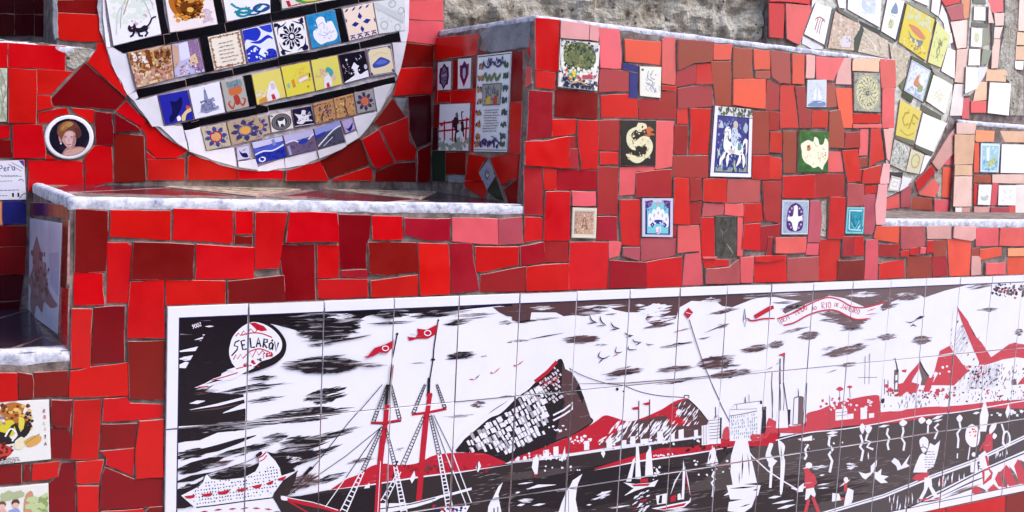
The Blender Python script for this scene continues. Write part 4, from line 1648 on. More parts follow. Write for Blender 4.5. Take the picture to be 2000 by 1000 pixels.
p MWHT 1100,960 1300,850 1700,650 2000,520 2200,440 2200,1010 1000,1010
s INK 10 1080,970 1300,870 1700,665 2000,540
t INK 12 1300,900 1600,760 1760,700
t INK 10 1350,900 1650,800
q INKB 1520,830 320 30 12 20
p MWHT 1145,640 1180,560 1200,540 1260,560 1250,620 1240,690 1130,690
P MWHT 1190,500 1180,440 1215,410 1250,440 1245,500 1215,540
c INKB 8 1185,500 1215,490 1245,510
t INKB 8 1200,470 1215,480
p MWHT 1230,560 1265,460 1300,480 1345,440 1320,560 1290,650 1180,690 1190,640
l INKB 7 5 1215,520 1300,660
p MRED 1120,740 1150,705 1260,685 1240,735 1180,760
p MWHT 1220,730 1275,730 1280,800 1330,880 1300,895 1250,800 1230,850 1200,900 1175,895 1215,820
t MRED 18 1170,910 1280,890
t MRED 14 1290,895 1350,890
t INKB 16 1180,925 1360,900
P MWHT 1590,310 1650,360 1640,470 1585,490 1540,430 1550,340
P xf0e2e2 1590,325 1635,365 1630,460 1585,475 1553,425 1560,350
n MRED 9 10 1570,350 1620,450
s MWHT 9 1575,490 1560,590
P MRED 1700,400 1745,380 1750,480 1740,520 1680,520 1690,450
P MWHT 1745,310 1780,300 1770,350 1730,390 1725,350
P MWHT 1760,380 1785,400 1765,430 1750,410
s MRED 14 1690,450 1660,500 1650,520
p MWHT 1640,560 1690,520 1720,560 1720,660 1660,660
s MRED 18 1700,560 1720,640
p MRED 1670,680 1720,650 1755,690 1745,740 1680,790
p MWHT 1690,680 1720,670 1740,700 1690,760
s MWHT 14 1820,310 1840,370 1830,470
o MWHT 1860,430 28 60 14
n MWHT 10 12 1580,570 1660,680
e MWHT 1605,550 16 18
p MWHT 1580,610 1630,600 1640,690 1580,690
p MRED 1770,740 1800,680 1850,760 1870,810 1800,800
P INKB 1800,690 1840,680 1870,780 1850,790
p MRED 1810,690 1860,630 1920,700 1955,785 1880,800 1850,740
P INKB 1880,640 1930,700 1960,780 1930,760
p MRED 1920,640 1950,585 2010,650 2010,780 1960,780
P INKB 1960,590 2010,620 2010,700
P MRED 1590,850 1600,810 1640,800 1680,840 1640,865
p MRED 1710,830 1760,780 1800,820 1750,845
P INKB 1640,800 1700,830 1680,850
p MRED 2020,640 2100,560 2200,600 2200,800 2020,780
'''), (500, 750, '''
P MRED 580,825 700,745 800,705 900,640 1000,620 1060,630 1180,630 1280,610 1380,560 1500,540 1700,535 1800,545 1880,580 1945,610 1900,632 1600,685 1280,725 1000,765 700,812
n MWHT 0 1 0,0 1,1
n INKB 26 16 1320,600 1460,680
n x851020 30 16 860,640 1800,690
t MWHT 12 570,828 900,785 1280,725 1600,685 2000,625
p MWHT 1740,600 1755,640 1730,690 1712,650
t INK 12 1728,610 1722,680
p MWHT 1235,675 1245,730 1215,775 1200,740
p MWHT 885,770 890,860 870,920 810,930 820,860 850,800
t MWHT 18 780,915 880,910
q MWHT 880,1000 220 70 14 6
p MWHT 960,930 1200,930 1400,880 1680,805 1680,825 1440,890 1380,920 1250,960 1000,1010 960,970
p SEA 1370,910 1480,930 1440,960
c INK 8 960,975 1200,940 1400,890
p MWHT 1480,960 1670,950 1640,1010 1430,1010
n MRED 16 16 1380,940 1660,1000
n n20206a 14 14 1400,950 1640,1000
p SEA 130,880 180,790 320,672 300,760 250,860 190,885 640,1010 200,1010
p INK 195,880 640,850 940,800 950,1010 640,1010
s MRED 30 230,890 360,925 540,965 660,1000
s MRED 12 240,905 400,1000
s MWHT 6 220,880 440,920 640,985
P MWHT 190,870 230,875 240,905 195,900
c INK 9 1100,605 1070,720 1050,840 1020,1000
e INK 1100,607 10 9
e INK 1042,910 16 9
'''), (500, 500, '''
e INK 1100,607 10 9
c INK 9 1100,610 1075,740 1050,860 1040,960 1030,1150
s MRED 7 1070,850 1055,1000
p MRED 1075,650 1072,700 1020,755 960,750 910,780 845,790 870,775 920,715 1000,690
t MRED 14 840,782 880,790
o MWHT 1005,718 24 18 7
e INK 1422,500 7 7
c INK 9 1420,505 1390,700 1380,810 1350,1000 1345,1080
e INK 1380,808 17 9
p MRED 1418,530 1400,610 1340,645 1260,645 1195,662 1180,628 1245,635 1262,600 1255,565 1330,575
t MWHT 12 1200,600 1260,610
o MWHT 1338,600 25 20 7
t MRED 10 1660,960 1705,965
t INK 8 1705,965 1745,925
t MRED 10 1825,905 1850,918
t MRED 8 1850,918 1905,870
'''), (1000, 500, '''
t MRED 12 8,850 30,860
t MRED 8 30,860 90,815
'''), (500, 750, '''
s INK 22 1022,0 1010,160
s MRED 38 1018,155 1010,280 990,460
s MRED 44 990,400 970,580 955,800 945,1010
s MWHT 5 970,600 950,1000
s MRED 20 895,300 1000,302 1132,280
s INK 5 895,308 1000,312 1130,290
L INK 1020,0 915,290 26 13 6
L INK 1050,0 1120,275 26 13 6
L INK 985,330 830,680 30 17 5
L MWHT 830,680 680,1000 50 9 9
L INK 1010,340 1085,640 30 14 5
L MWHT 1085,640 1155,1000 46 12 9
s INK 22 1350,-50 1345,80
s MRED 36 1358,75 1335,230
s MRED 44 1330,230 1300,540 1270,910
s MRED 24 1330,85 1375,80
s MRED 20 1215,236 1340,222 1485,192
L INK 1320,0 1225,230 26 11 6
L INK 1410,0 1475,190 24 10 6
L INK 1310,250 1140,640 34 16 5
L MWHT 1120,680 990,920 40 7 8
L INK 1355,240 1430,550 30 14 5
L MWHT 1430,550 1510,970 46 15 9
s INK 6 980,0 720,300 500,580 240,870
s INK 5 975,335 700,560 500,700 260,860
s INK 6 970,340 700,730
s MWHT 7 700,730 540,960
s INK 5 1370,240 1480,540
s MWHT 8 1480,540 1640,950
s INK 5 1385,240 1530,530
s MWHT 8 1530,530 1680,930
'''), (330, 600, '''
p INK 300,150 620,100 500,200 452,290 450,340 470,420 505,452 440,472 330,530 270,565 190,602 130,640 100,500
P INK 700,110 775,132 842,196 878,270 862,356 796,420 700,462 600,492 545,500 500,470 620,420 760,340 800,290 770,190
P MWHT 455,290 478,220 540,152 620,110 700,122 770,160 826,218 846,275 828,335 760,382 690,405 640,440 570,470 500,452 462,395 449,335
p MRED 598,118 640,112 710,140 735,172 690,180 650,165 620,135
s MRED 9 500,218 520,192 536,214 560,176 580,205 610,160 640,192 660,165
c MRED 9 545,210 610,192 690,195 770,225
s MRED 9 482,392 500,355 514,388 536,352 552,384 600,335 622,374 650,318 670,358 700,322 716,346
c MRED 9 600,330 680,310 770,345
n MRED 16 14 560,395 700,440
n MRED 12 12 700,340 770,372
n INKB 8 10 660,375 740,400
s INK 11 528,248 496,262 488,288 514,294 510,318 468,364
T 11 553,318 12 12 E
T 12 612,300 6 12 L
T 11.4 652,296 2 12 A
T 11 702,300 -8 12 R
T 9.6 742,310 -12 12 Ó
T 11 772,318 -16 12 N
p MWHT 510,445 430,470 482,485 330,535 270,570 188,603 280,602 340,578 420,548 470,542 560,492 640,450
s MRED 9 315,548 420,520 515,490
s MRED 9 215,600 295,592
s MRED 8 500,462 600,436
t INK 14 270,578 350,550 400,545
T 5 236,112 197 5 2006
''', 3.846)]
GLARE_PAL = {'INK': '2c2030', 'INKB': '6c5658', 'SEA': '4c4244', 'SEAB': '544a4a', 'MRED': 'c03c48', 'MWHT': MWHT}  # right-hand paints made paler and pinker, glare put into the colour
PAL = {'INK': INK, 'INKB': INKB, 'SEA': SEA, 'SEAB': SEAB, 'MRED': MRED, 'MWHT': MWHT}


def wobble_out(parts):
    shapes = []
    DRY = {'SEA': .09, 'SEAB': .1, 'INK': .1, 'INKB': .18, 'MRED': .16}
    rnd = random.Random(77); pl = PL['M']
    for ox, oy, src, *sc in parts:
        sc = sc[0] if sc else 4
        rows = []
        for ln in src.strip().splitlines():
            t = ln.split()
            if t[0] == 'T':
                a, b = t[2].split(','); tc = MRED if ox == 1500 else MWHT if t[5] == '2006' else INK; rows.append(' '.join(['T', tc, t[1], a, b] + t[3:])); continue
            dry = (0.12 if (ox, oy) == (1000, 750) else 0.38) if t[0] == 'q' and t[1] != 'MWHT' else DRY.get(t[1], 0) if t[0] in 'pP' else 0
            t[1] = (GLARE_PAL if ox >= 1350 else PAL).get(t[1], t[1][1:])+(':%.2f' % dry if dry else '')
            if t[0] in 'qenhloL':
                t = t[:2] + [w for s in t[2:] for w in s.split(',')]
            rows.append(' '.join(t))
        for col, polys in parse_art('\n'.join(rows), rnd):
            tr = []
            for p in polys:
                tr += triangulate([pl.to2(ox+q[0]/sc, oy+q[1]/sc) for q in p])
            hx, _, dr = col.partition(':')
            shapes.append((rgb(hx)[:3]+(1-float(dr or 0),), tr))
    return shapes


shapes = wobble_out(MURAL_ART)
# the white frame and the thin blue-black line inside it
XM1 = 4.6
fr = []
def rect(c, x0, z0, x1, z1):
    fr.append((rgb(c), [[(x0, z0), (x1, z0), (x1, z1)], [(x0, z0), (x1, z1), (x0, z1)]]))
FW_ = 0.028
rect('241a4a', 0, -FW_-0.003, XM1, -FW_+.001); rect('241a4a', FW_-.001, ZBOT, FW_+0.003, 0)
rect('241a4a', 0, ZBOT+FW_-.001, XM1, ZBOT+FW_+.003)
rect(MWHT, 0, -FW_, XM1, 0.01); rect(MWHT, -.01, ZBOT, FW_, 0.01); rect(MWHT, 0, ZBOT-.01, XM1, ZBOT+FW_)
shapes += fr
boxes = [(min(q[0] for t in tr for q in t), max(q[0] for t in tr for q in t), min(q[1] for t in tr for q in t), max(q[1] for t in tr for q in t)) if tr else (9, 9, 9, 9) for c, tr in shapes]
rows_z = [0.0, -0.3035, -0.607, ZBOT]
ti = 0
for r in range(3):
    for i in range(23):
        x0, x1, z1, z0 = i*0.2, i*0.2+0.2, rows_z[r], rows_z[r+1]
        jr = random.Random(i*3+r)
        if i == 0 or True:
            sub = [s for s, b in zip(shapes, boxes) if b[0] < x1 and b[1] > x0 and b[2] < z1 and b[3] > z0]
        painted_tile(mural, PL['M'], [(x0, z0), (x1, z0), (x1, z1), (x0, z1)], MWHT, sub, name='mural_tile', h=0.0005+jr.uniform(0, .0012), joint=0.00085, rnd=jr, base=-0.0075)
mesh('mortar_bed', [(x, y, z) for y in (-0.0068, -0.0002) for x, z in ((-.001, ZBOT-.001-0), (XM1, ZBOT-.001), (XM1, 0.001), (-.001, 0.001))],
     [(0, 1, 2, 3), (4, 7, 6, 5), (0, 4, 5, 1), (1, 5, 6, 2), (2, 6, 7, 3), (3, 7, 4, 0)], [M_GROUT], mural)

# ------------------------------------------------------------------ round mosaics
BLK = rgb('0b0910'); WHT = rgb('e6e2ea')


def disc_thing(name, label, pl, outline, grout, loc_px, clip_x=None):
    """a round mosaic: its mortar disc (a circle fitted to the outline on the wall plane) and the thing that holds its tiles"""
    P2 = [PL[pl].to2(x, y) for x, y in outline]
    # algebraic circle fit
    import itertools
    Sx = [[0]*3 for _ in range(3)]; Sy = [0]*3
    for x, y in P2:
        r = (x, y, 1); q = x*x+y*y
        for i in range(3):
            Sy[i] += r[i]*q
            for j in range(3):
                Sx[i][j] += r[i]*r[j]
    sol = Matrix(Sx).inverted() @ Vector(Sy)
    cx, cy = sol.x/2, sol.y/2; R = math.sqrt(sol.z+cx*cx+cy*cy)
    t = thing(name, label, 'round mosaic', PL[pl].to3(cx, cy-R))
    n = 96; rr = random.Random(4)
    pts = [(cx+(R+rr.uniform(-.003, .003))*cos(2*pi*i/n), cy+(R+rr.uniform(-.003, .003))*sin(2*pi*i/n)) for i in range(n)]
    if clip_x is not None:
        pts = clip(pts, [(clip_x, -9), (99, -9), (99, 9), (clip_x, 9)])
        n = len(pts)
    vs = [PL[pl].to3(a, b, -0.0078) for a, b in pts]+[PL[pl].to3(a, b, 0.0006) for a, b in pts]
    mesh('mortar_disc', [v-t.location for v in vs], [tuple(range(n, 2*n))]+[(i, (i+1) % n, n+(i+1) % n, n+i) for i in range(n)], [grout], t, t.location)
    return t, cx, cy, R


def pieces(par, pl, ox, oy, src, name='tile', joint=-0.0008, h=None):
    for ln in src.strip().splitlines():
        t = ln.split(); c = {'w': WHT, 'b': BLK}.get(t[0]) or TC.get(t[0]) or rgb(t[0])
        v = [float(q) for s in t[1:] for q in s.split(',')]
        plain_tile(par, PL[pl], [(ox+v[i]/4, oy+v[i+1]/4) for i in range(0, len(v), 2)], c, joint=joint, name=name, h=h)


def pic(par, pl, ox, oy, quad, ground, art, label, **kw):
    q = [tuple(float(c) for c in s.split(',')) for s in quad.split()]
    return picture(par, PL[pl], [(ox+a/4, oy+b/4) for a, b in q], ground, art, label, **kw)


M_GLAZEMORT = mineral('pale_mortar', [(0.3, (0.3, 0.3, 0.33)), (0.6, (0.62, 0.6, 0.64))], 30, 0.4)
M_MOSSMORT = mineral('mossy_mortar', [(0.3, (0.28, 0.29, 0.22)), (0.5, (0.62, 0.6, 0.52)), (0.7, (0.8, 0.78, 0.72))], 30, 0.4)
disc1, c1x, c1y, R1 = disc_thing('mosaic_disc', 'big white round mosaic with black strips and rows of picture tiles, upper left', 'N',
                   [(201, 30), (206, 90), (222, 135), (248, 195), (300, 252), (368, 303), (460, 328), (560, 327), (640, 305), (700, 264), (742, 210), (775, 150), (792, 80), (797, 10)], M_GLAZEMORT, (500, 20))
D1 = lambda *a, **k: pic(disc1, 'N', *a, **k)
pieces(disc1, 'N', 0, 0, '''
w 806,0 812,0 818,120 850,365 835,366 815,200
w 838,380 880,376 980,424 1052,705 1000,738 960,650 885,530
w 998,742 1056,720 1072,760 1045,788
w 1050,792 1218,748 1272,982 1190,985 1120,885
b 888,368 1268,278 1283,345 965,415
b 1278,275 1365,257 1383,322 1288,344
b 1375,255 1745,185 1757,250 1393,320
b 1757,183 2100,115 2108,168 1766,248
b 1205,0 1265,0 1313,258 1268,270
b 1655,-10 1715,-10 1752,182 1702,194
b 2110,-10 2172,-10 2190,78 2118,98
b 1552,298 1610,286 1660,550 1602,562
b 1062,700 1440,626 1450,674 1080,765
b 1452,620 1810,546 1820,590 1462,670
b 1822,540 2168,462 2175,512 1828,588
b 1900,595 1950,585 1998,820 1946,833
b 1420,966 1780,888 1790,930 1450,1002
''')
pieces(disc1, 'N', 500, 0, '''
b 112,108 455,38 464,98 125,162
b 462,34 785,-30 795,24 472,95
b 792,-34 1120,-100 1125,-48 800,22
b 172,455 463,407 474,455 180,508
b 470,403 798,337 806,380 480,448
b 806,332 1115,257 1128,320 816,375
b 612,75 658,68 718,320 664,334
b 2,830 86,833 90,868 5,888
b -210,885 86,833 90,868 -202,930
b 92,828 438,756 446,800 102,860
b 442,752 758,682 766,725 452,795
b 766,680 1075,602 1085,640 776,720
w 1152,0 1190,0 1180,250 1165,322 1132,322 1120,255 1162,150
w 1062,340 1163,332 1140,450 1102,590 1088,570
w 918,690 1058,658 1010,770 948,880
w 762,918 938,880 880,980 802,1072 790,1020
''')
pieces(disc1, 'N', 0, 250, '''
b 1425,-32 1550,-58 1555,-10 1440,20
w 1250,-10 1418,-12 1446,98 1380,112
w 1385,116 1448,104 1460,165
w 1442,24 1555,-2 1602,178 1640,180 1818,158 1843,298 1660,248 1480,180
w 1857,266 1985,247 2010,325 1862,302
''')
pieces(disc1, 'N', 500, 250, '''
w 2,312 210,242 219,308 90,332 10,332
w 226,240 464,182 478,235 380,282 232,308
w 476,178 690,116 696,140 600,190 490,235
w 686,55 782,30 802,72 740,110 702,133
''')
# fillers of the part of the disc above the frame
zt = PL['N'].to2(500, -12)[1]
k = 0
while zt+0.02 < c1y+R1-0.03:
    hgt = 0.11 if k % 2 == 0 else 0.024
    half = math.sqrt(max(0, R1*R1-max(abs(zt-c1y), abs(zt+hgt-c1y))**2))-0.01
    xx = c1x-half
    while k % 2 == 0 and xx+0.12 < c1x+half or (k % 2 and xx+0.2 < c1x+half):
        ww = 0.117 if k % 2 == 0 else 0.19
        p = [(xx, zt), (xx+ww, zt), (xx+ww, zt+hgt), (xx, zt+hgt)]
        if zt > PL['N'].to2(500, -60)[1]:
            c3, vs, fs, fm, _ = plate(PL['N'], inset(p, .001), 0.004, .001, (0, 0), RND)
            o = mesh('tile', vs, fs, [M_GLAZE, M_BISQUE], disc1, c3, fm); o.color = WHT if k % 2 == 0 else BLK
        xx += ww+.002
    zt += hgt+.002; k += 1

WH = 'e8e4ee'
D1(0, 0, '812,-60 1200,-60 1258,268 880,362', WH, 'n d6dcd0 40 9 10,5 85,60'.replace(',', ' ') + ';c 9aa09a 1.5 20,70 30,30 50,8 75,20 85,60;c b08a70 2 30,45 45,15;c c8ccc0 3 10,80 20,40 40,20;c a9b0aa 1.2 60,20 80,8 95,30;c a9b0aa 1.2 68,22 88,18 92,40;n c9a6b8 16 5 45 45 75 85;P 201828 34,72 38,66 41,70 46,69 48,64 51,70 50,78 44,82 36,79;P 201828 46,72 58,76 68,72 74,76 73,84 60,86 50,84;c 201828 3.6 72,77 80,70 86,60 95,57;s 201828 4.5 47,80 42,88 36,90;s 201828 4.5 54,83 55,92 62,94;s 201828 4.5 68,82 72,90 66,96;e c06a90 43 74 2 1.6', 'white tile with a small black cat under pale foliage')
D1(0, 0, '1277,-60 1650,-60 1698,192 1322,258', 'e9dcdc', 'e b06420 42 25 36 48;e 8a4a14 45 32 28 34;n d89038 50 6 15 5 80 75;n 5a2c10 40 5 20 10 75 75;e 6a3510 48 40 20 16;e c98a3c 50 20 12 10;n 301808 8 4 40 25 60 45;e e0a850 48 48 7 7;c 401c0c 3 30,50 48,64 66,50;n d0b0c0 20 5 72 50 92 90;t c8b8c8 4 80,50 76,90;t c8b8c8 4 88,50 84,88', 'white tile with a shaggy orange lion head')
D1(0, 0, '1727,-60 2103,-60 2108,102 1766,172', WH, 'c 1f7f92 9 20,70 45,80 70,70 80,50;o 1f7f92 40 78 14 14 8;o 2a4a8a 80 70 16 16 8;c 2a8aa0 6 15,40 30,60 55,62;c 24507e 7 50,90 70,92 92,70;n 103050 12 3 25 55 90 90', 'white tile with curling teal octopus arms')
D1(500, 0, '182,-60 590,-60 600,4 196,72', 'd8d0c8', 'e 3f9a4a 60 50 34 40;e e0c24a 60 50 22 26;s b02038 7 12,55 15,90 30,85;s b02038 5 12,92 90,70;n 80305a 14 5 20 40 90 90', 'tile with a red letter and a green and yellow ring')
D1(0, 0, '988,412 1330,347 1356,612 1062,690', 'c9a58a', 'n a8703a 90 8 0 0 100 100;n 8a4a28 50 6 0 10 95 70;n e0c09a 40 7 0 30 100 100;p 7a3c1a 40,0 50,5 52,50 44,52;p d8a848 55,10 58,12 58,48 55,48;h 6a3820 40 12 3 80 5 5 95 70;n c08a80 40 6 5 60 95 95;n e6d8d0 20 5 5 5 40 40;n 5a3018 14 5 60 15 95 50', 'brown tile painted with an ornate old town building')
D1(0, 0, '1334,346 1540,302 1595,562 1360,610', 'b9b4dc', 'p c8a088 0,0 25,10 20,60 0,80;p 8a6a90 60,0 100,0 100,90 70,95 62,60;n a07a9a 30 6 60 5 98 90;p d8b890 55,50 80,40 85,70 60,75;n 70508a 16 5 20 55 100 95;p d8d4f0 25,5 60,0 60,50 25,55;n c09078 16 5 0 60 45 95;n e0d0d8 12 5 20 70 80 95', 'tile with a pale blue sky over a violet street')
D1(0, 0, '1613,290 1868,236 1920,500 1668,552', 'e6dacb', 's 9a7a64 3 7,6 93,6 93,94 7,94 7,6;n 9a6a50 46 3 4 3 96 9;n 9a6a50 46 3 4 91 96 97;n 9a6a50 40 3 4 5 10 95;n 9a6a50 40 3 90 5 96 95;l 8a6a60 2.2 6 2 25 20 75 85'.replace('l 8a6a60 2.2 6 2 25', 'l 8a6a60 6 2 25'), 'cream tile of small lettering in a scrolled border')
D1(0, 0, '1882,236 2113,182 2168,450 1930,500', 'dfe0f4', 'P 2434b4 0,0 45,0 60,20 40,40 10,30 0,45;P 2434b4 0,60 30,50 60,70 90,72 100,100 0,100;P 3040c0 55,0 100,0 95,25 70,15;C 2434b4 10 20,40 50,45 80,35 95,45;P e6e8fa 40,78 55,62 70,80 60,92;n dfe4fa 14 5 5 60 60 95;n 18248a 14 5 60 70 98 98', 'white tile with deep blue sweeping waves')
D1(500, 0, '122,177 370,127 413,393 182,443', 'eae4e4', 'o 161440 50 50 9 9 5;' + ';'.join('t 161440 9 %.1f,%.1f %.1f,%.1f;e 161440 %.1f %.1f 5 5;t 161440 5 %.1f,%.1f %.1f,%.1f' % (50+11*cos(a), 50+11*sin(a), 50+32*cos(a), 50+32*sin(a), 50+33*cos(a+.25), 50+33*sin(a+.25), 50+10*cos(a+.39), 50+10*sin(a+.39), 50+38*cos(a+.39), 50+38*sin(a+.39)) for a in [i*pi/4 for i in range(8)]) + ';C 161440 4 8,40 12,20 30,14 42,6;C 161440 4 60,6 75,14 90,22 93,40;C 161440 4 93,60 88,82 72,88 60,94;C 161440 4 40,94 24,88 12,80 7,60;n 161440 9 7 5 4 18 16;n 161440 9 7 82 4 95 16;n 161440 9 7 5 84 18 96;n 161440 9 7 82 84 95 96', 'white tile with a navy eight petalled rosette')
D1(500, 0, '377,122 610,77 660,333 432,383', '2a88ba', 'n 1f78b0 40 8 0 0 100 100;P e8e4f0 30,20 42,12 58,16 62,34 80,30 88,50 92,75 80,88 50,90 30,92 14,70 16,50 32,44;n c9c4d8 22 5 25 30 85 85;c b0a8c8 2 38,35 50,30 56,40;c b0a8c8 2 30,60 50,70 70,60', 'sky blue tile with a white crouching figure')
D1(500, 0, '668,72 905,22 948,268 722,322', 'ead2c0', 'p 1f2f86 50,20 58,34 50,42 42,34;p 1f2f86 50,62 57,74 50,84 44,72;p 1f2f86 18,54 32,46 44,54 30,62;p 1f2f86 56,52 70,44 84,50 70,60;' + ';'.join('t 1f2f86 6 %d,12 %d,2' % (x, x+14) for x in (5, 28, 50, 73)) + ';' + ';'.join('t 1f2f86 5 %d,98 %d,88;t 1f2f86 5 %d,88 %d,98;s 1f2f86 3 %d,86 %d,86' % (x, x+9, x+6, x+18, x, x+17) for x in (6, 30, 54, 78)) + ';t 1f2f86 5 4,30 5,44;t 1f2f86 5 95,45 97,62', 'peach tile with a four pointed blue star and barred edges')
D1(500, 0, '908,20 1148,-24 1158,240 952,268', 'd6d6d6', 's b4b6ba 10 5,15 95,75;s c6c6ca 16 0,5 100,66;o b0b2b8 25 75 12 12 4;o b0b2b8 72 88 10 10 4;o b0b2b8 60 15 11 10 4;o b0b2b8 88 40 9 10 4;n c0c2c8 24 5 5 5 95 95', 'pale grey tile with a diagonal lace band')
D1(0, 0, '1227,746 1458,702 1510,932 1282,980', '24269a', 'P 10104a 35,25 55,30 75,18 72,45 50,75 25,95 20,80 35,60;P c4503a 85,50 96,55 92,68 82,62;P d8c080 62,80 80,66 100,60 100,70 80,78 70,98 60,98;P e8e4f4 45,82 55,78 58,92 46,95', 'deep blue tile with a dark diving bird')
D1(0, 0, '1467,697 1708,637 1754,880 1517,933', 'e2e0ee', 'p 8a8cae 45,15 52,15 55,45 65,48 68,75 82,72 84,82 40,90 22,80 28,60 40,55;n 6a6c92 40 4 28 45 72 82;t 70729a 3 48,5 49,30;h 5a5c86 30 10 2 88 30 45 70 85;t 9a9cba 3 10,82 90,86', 'white tile with a grey ink drawing of a spired chapel')
D1(0, 0, '1717,636 1893,602 1944,832 1766,878', 'a9a6a0', 'P 7a8a96 20,10 80,5 85,30 30,30;P c46a40 25,30 75,26 85,40 70,52 30,50;C b04a3a 8 50,60 30,92 15,75 28,68;C b04a3a 8 55,60 72,90 88,74 76,66;P a83a30 40,55 62,54 66,80 46,84;n 5a6a70 16 4 25 5 80 28', 'grey tile with a round orange face and curled moustache')
D1(500, 0, '-42,582 180,532 230,758 2,822', 'dccd6a', 'P e8e0e8 55,40 68,36 74,60 78,95 40,98 42,65;P d0bcc8 56,44 66,42 70,60 58,64;n e0ccd8 14 5 5 55 40 80;p c0303a 52,80 62,78 66,96 54,98;p d08a4a 10,85 35,80 36,100 8,100', 'yellow tile with a pale standing figure, left of its pair')
D1(500, 0, '187,522 408,477 454,713 236,763', 'ddcf4c', 'n d8b040 16 5 60 10 90 60;p 86b4b0 8,58 18,54 18,70 10,72;p d08a30 26,50 36,46 38,72 28,74;n d8a890 20 5 45 42 85 62;p e8e0d0 50,52 84,44 84,54 52,62;p 2a2a2a 90,38 94,38 94,52 90,52;e b89020 80 80 4 4;c e0c060 3 40,40 55,18 75,25', 'bright yellow tile with a row of tiny pastel figures')
D1(500, 0, '422,472 628,432 668,658 461,713', 'dccf66', 'P 4a9ea6 46,40 58,32 74,48 70,68 58,62;n d0a890 20 5 10 35 50 60;n d8c8b0 16 5 20 50 80 75;P e4dce4 38,62 58,58 62,96 34,98;p c03048 42,84 52,82 54,98 42,98;p d8b0b0 70,66 80,62 80,80 72,84', 'yellow tile with a small teal bird')
D1(500, 0, '637,430 843,392 880,602 682,655', '14101e', 'P e6e2ec 44,45 52,36 60,46 68,52 60,62 66,82 98,74 100,100 0,100 30,86 44,80 46,62 38,54;e d8d4e0 25 22 4 4;e c0bcd0 92 60 6 9;t c8c4d8 3 60,20 66,32;t c8c4d8 3 78,12 84,26;t c8c4d8 3 70,28 80,24;n b0a0b0 14 3 5 30 30 70;n d8d4e0 12 4 30 60 70 90', 'black night tile with a white figure on snow')
D1(500, 0, '852,382 1048,347 1085,568 886,602', 'ddcdaa', 's 6a6aa0 4 4,4 96,4 96,96 4,96 4,4;P 3a4aa0 15,58 40,42 55,38 85,56 70,68 40,72 18,70;P 5a6ac0 25,58 50,46 75,57 50,63;c c8b080 2 20,30 50,20 80,32;n 4a4a80 6 5 4 4 14 14;n 4a4a80 6 5 86 4 96 14;n 4a4a80 6 5 86 86 96 96;n 4a4a80 6 5 4 86 14 96', 'cream tile with a dark blue dish in a thin frame')
star = lambda c1, c2, c3: ';'.join('P %s %.0f,%.0f %.0f,%.0f %.0f,%.0f %.0f,%.0f' % (c1, 50+18*cos(a), 50+18*sin(a), 50+32*cos(a-.3), 50+32*sin(a-.3), 50+45*cos(a), 50+45*sin(a), 50+32*cos(a+.3), 50+32*sin(a+.3)) for a in [i*pi/4 for i in range(8)]) + ';o %s 50 50 22 22 6;e %s 50 50 15 15' % (c3, c2)
D1(0, 250, '1562,0 1758,-45 1800,138 1607,178', 'bfae98', 'n 9a8a7a 20 5 0 0 100 100;' + star('3a4a8a', 'd89a68', 'a82a3a') + ';n 28347a 10 4 20 10 80 90', 'tan tile with a red centred blue flower star, first of its row')
D1(0, 250, '1764,-46 2010,-102 2055,80 1806,136', 'b09a80', 'n 8a7a8a 24 5 0 0 100 100;' + star('3a3a6a', 'e0a050', '5a4a7a') + ';n c0a878 14 5 0 0 100 100', 'tan tile with a violet star and orange centre')
D1(500, 0, '-72,925 82,898 110,1038 -36,1088', 'b8a48c', 'n 8a7a9a 20 6 0 0 100 100;' + star('44448a', 'd8903c', '6a4a6a'), 'tan tile with a violet star, last of its row')
D1(500, 0, '98,895 263,862 289,1003 114,1038', 'dcd4d0', 'e 4a464e 50 52 46 46;o 8a868a 50 52 38 38 3;o 8a868a 50 52 30 30 3;e 3a3640 50 52 27 27;P ece8ec 34,40 44,46 58,46 66,38 66,60 62,76 56,64 46,64 42,78 36,62;n 3a7a5a 5 5 4 4 14 16', 'white tile with a dark ringed medallion')
D1(500, 0, '273,854 423,826 455,973 292,1004', '201a3a', 'P e0dce4 10,25 40,35 50,15 68,20 64,40 85,45 75,60 92,78 60,75 40,85 16,75 26,55;n 3a3460 16 5 15 20 85 80;s e0dce4 3 4,90 96,94;n e0dce4 12 4 60 20 95 60', 'navy tile with a white leaping beast')
D1(500, 0, '437,814 596,772 622,932 462,974', 'b88858', 'n 4a3450 36 5 0 20 100 100;n e0b880 24 5 0 30 100 100;n 3a2840 20 4 0 8 100 14;c 4a3030 5 30,95 40,55 60,40 70,20;n 4a4a7a 16 5 20 30 90 80', 'tan tile of little dark figures under a toothed border')
D1(500, 0, '598,770 750,728 778,896 624,930', 'ba8a58', 'n 4a3450 36 5 0 20 100 100;n e0b880 24 5 0 30 100 100;n 3a2840 20 4 0 8 100 14;c 4a3030 5 60,95 50,55 55,20', 'tan tile of dark dancers, right of its twin')
D1(500, 0, '757,720 903,700 928,858 786,890', '9a9698', 'n 6a5a60 16 5 0 0 100 100;' + star('2a3a52', 'c86a3a', 'a83038'), 'grey tile with a slate flower and orange centre')
D1(0, 250, '1836,146 1944,126 1955,238 1846,260', 'c9c6de', 's 5a5aa0 4 5,5 95,5 95,95 5,95 5,5;P 1a1a5a 20,25 40,50 70,55 82,85 50,82 30,60;t 1a1a5a 5 40,40 75,25', 'small lilac tile with a navy gull')
D1(500, 250, '-44,110 200,58 240,226 2,283', '2432a0', 'p c8c4e0 0,0 100,0 100,24 0,30;p 4a5ac0 0,28 30,34 70,22 100,30 100,50 0,52;c e0dcf0 6 0,58 30,50 60,56 100,40;o e0e0f4 20 84 9 9 5;n 1a2080 20 6 10 60 90 90;p 8088c8 62,10 72,6 74,34 64,36', 'blue tile of a bay with white shoreline, left of its strip')
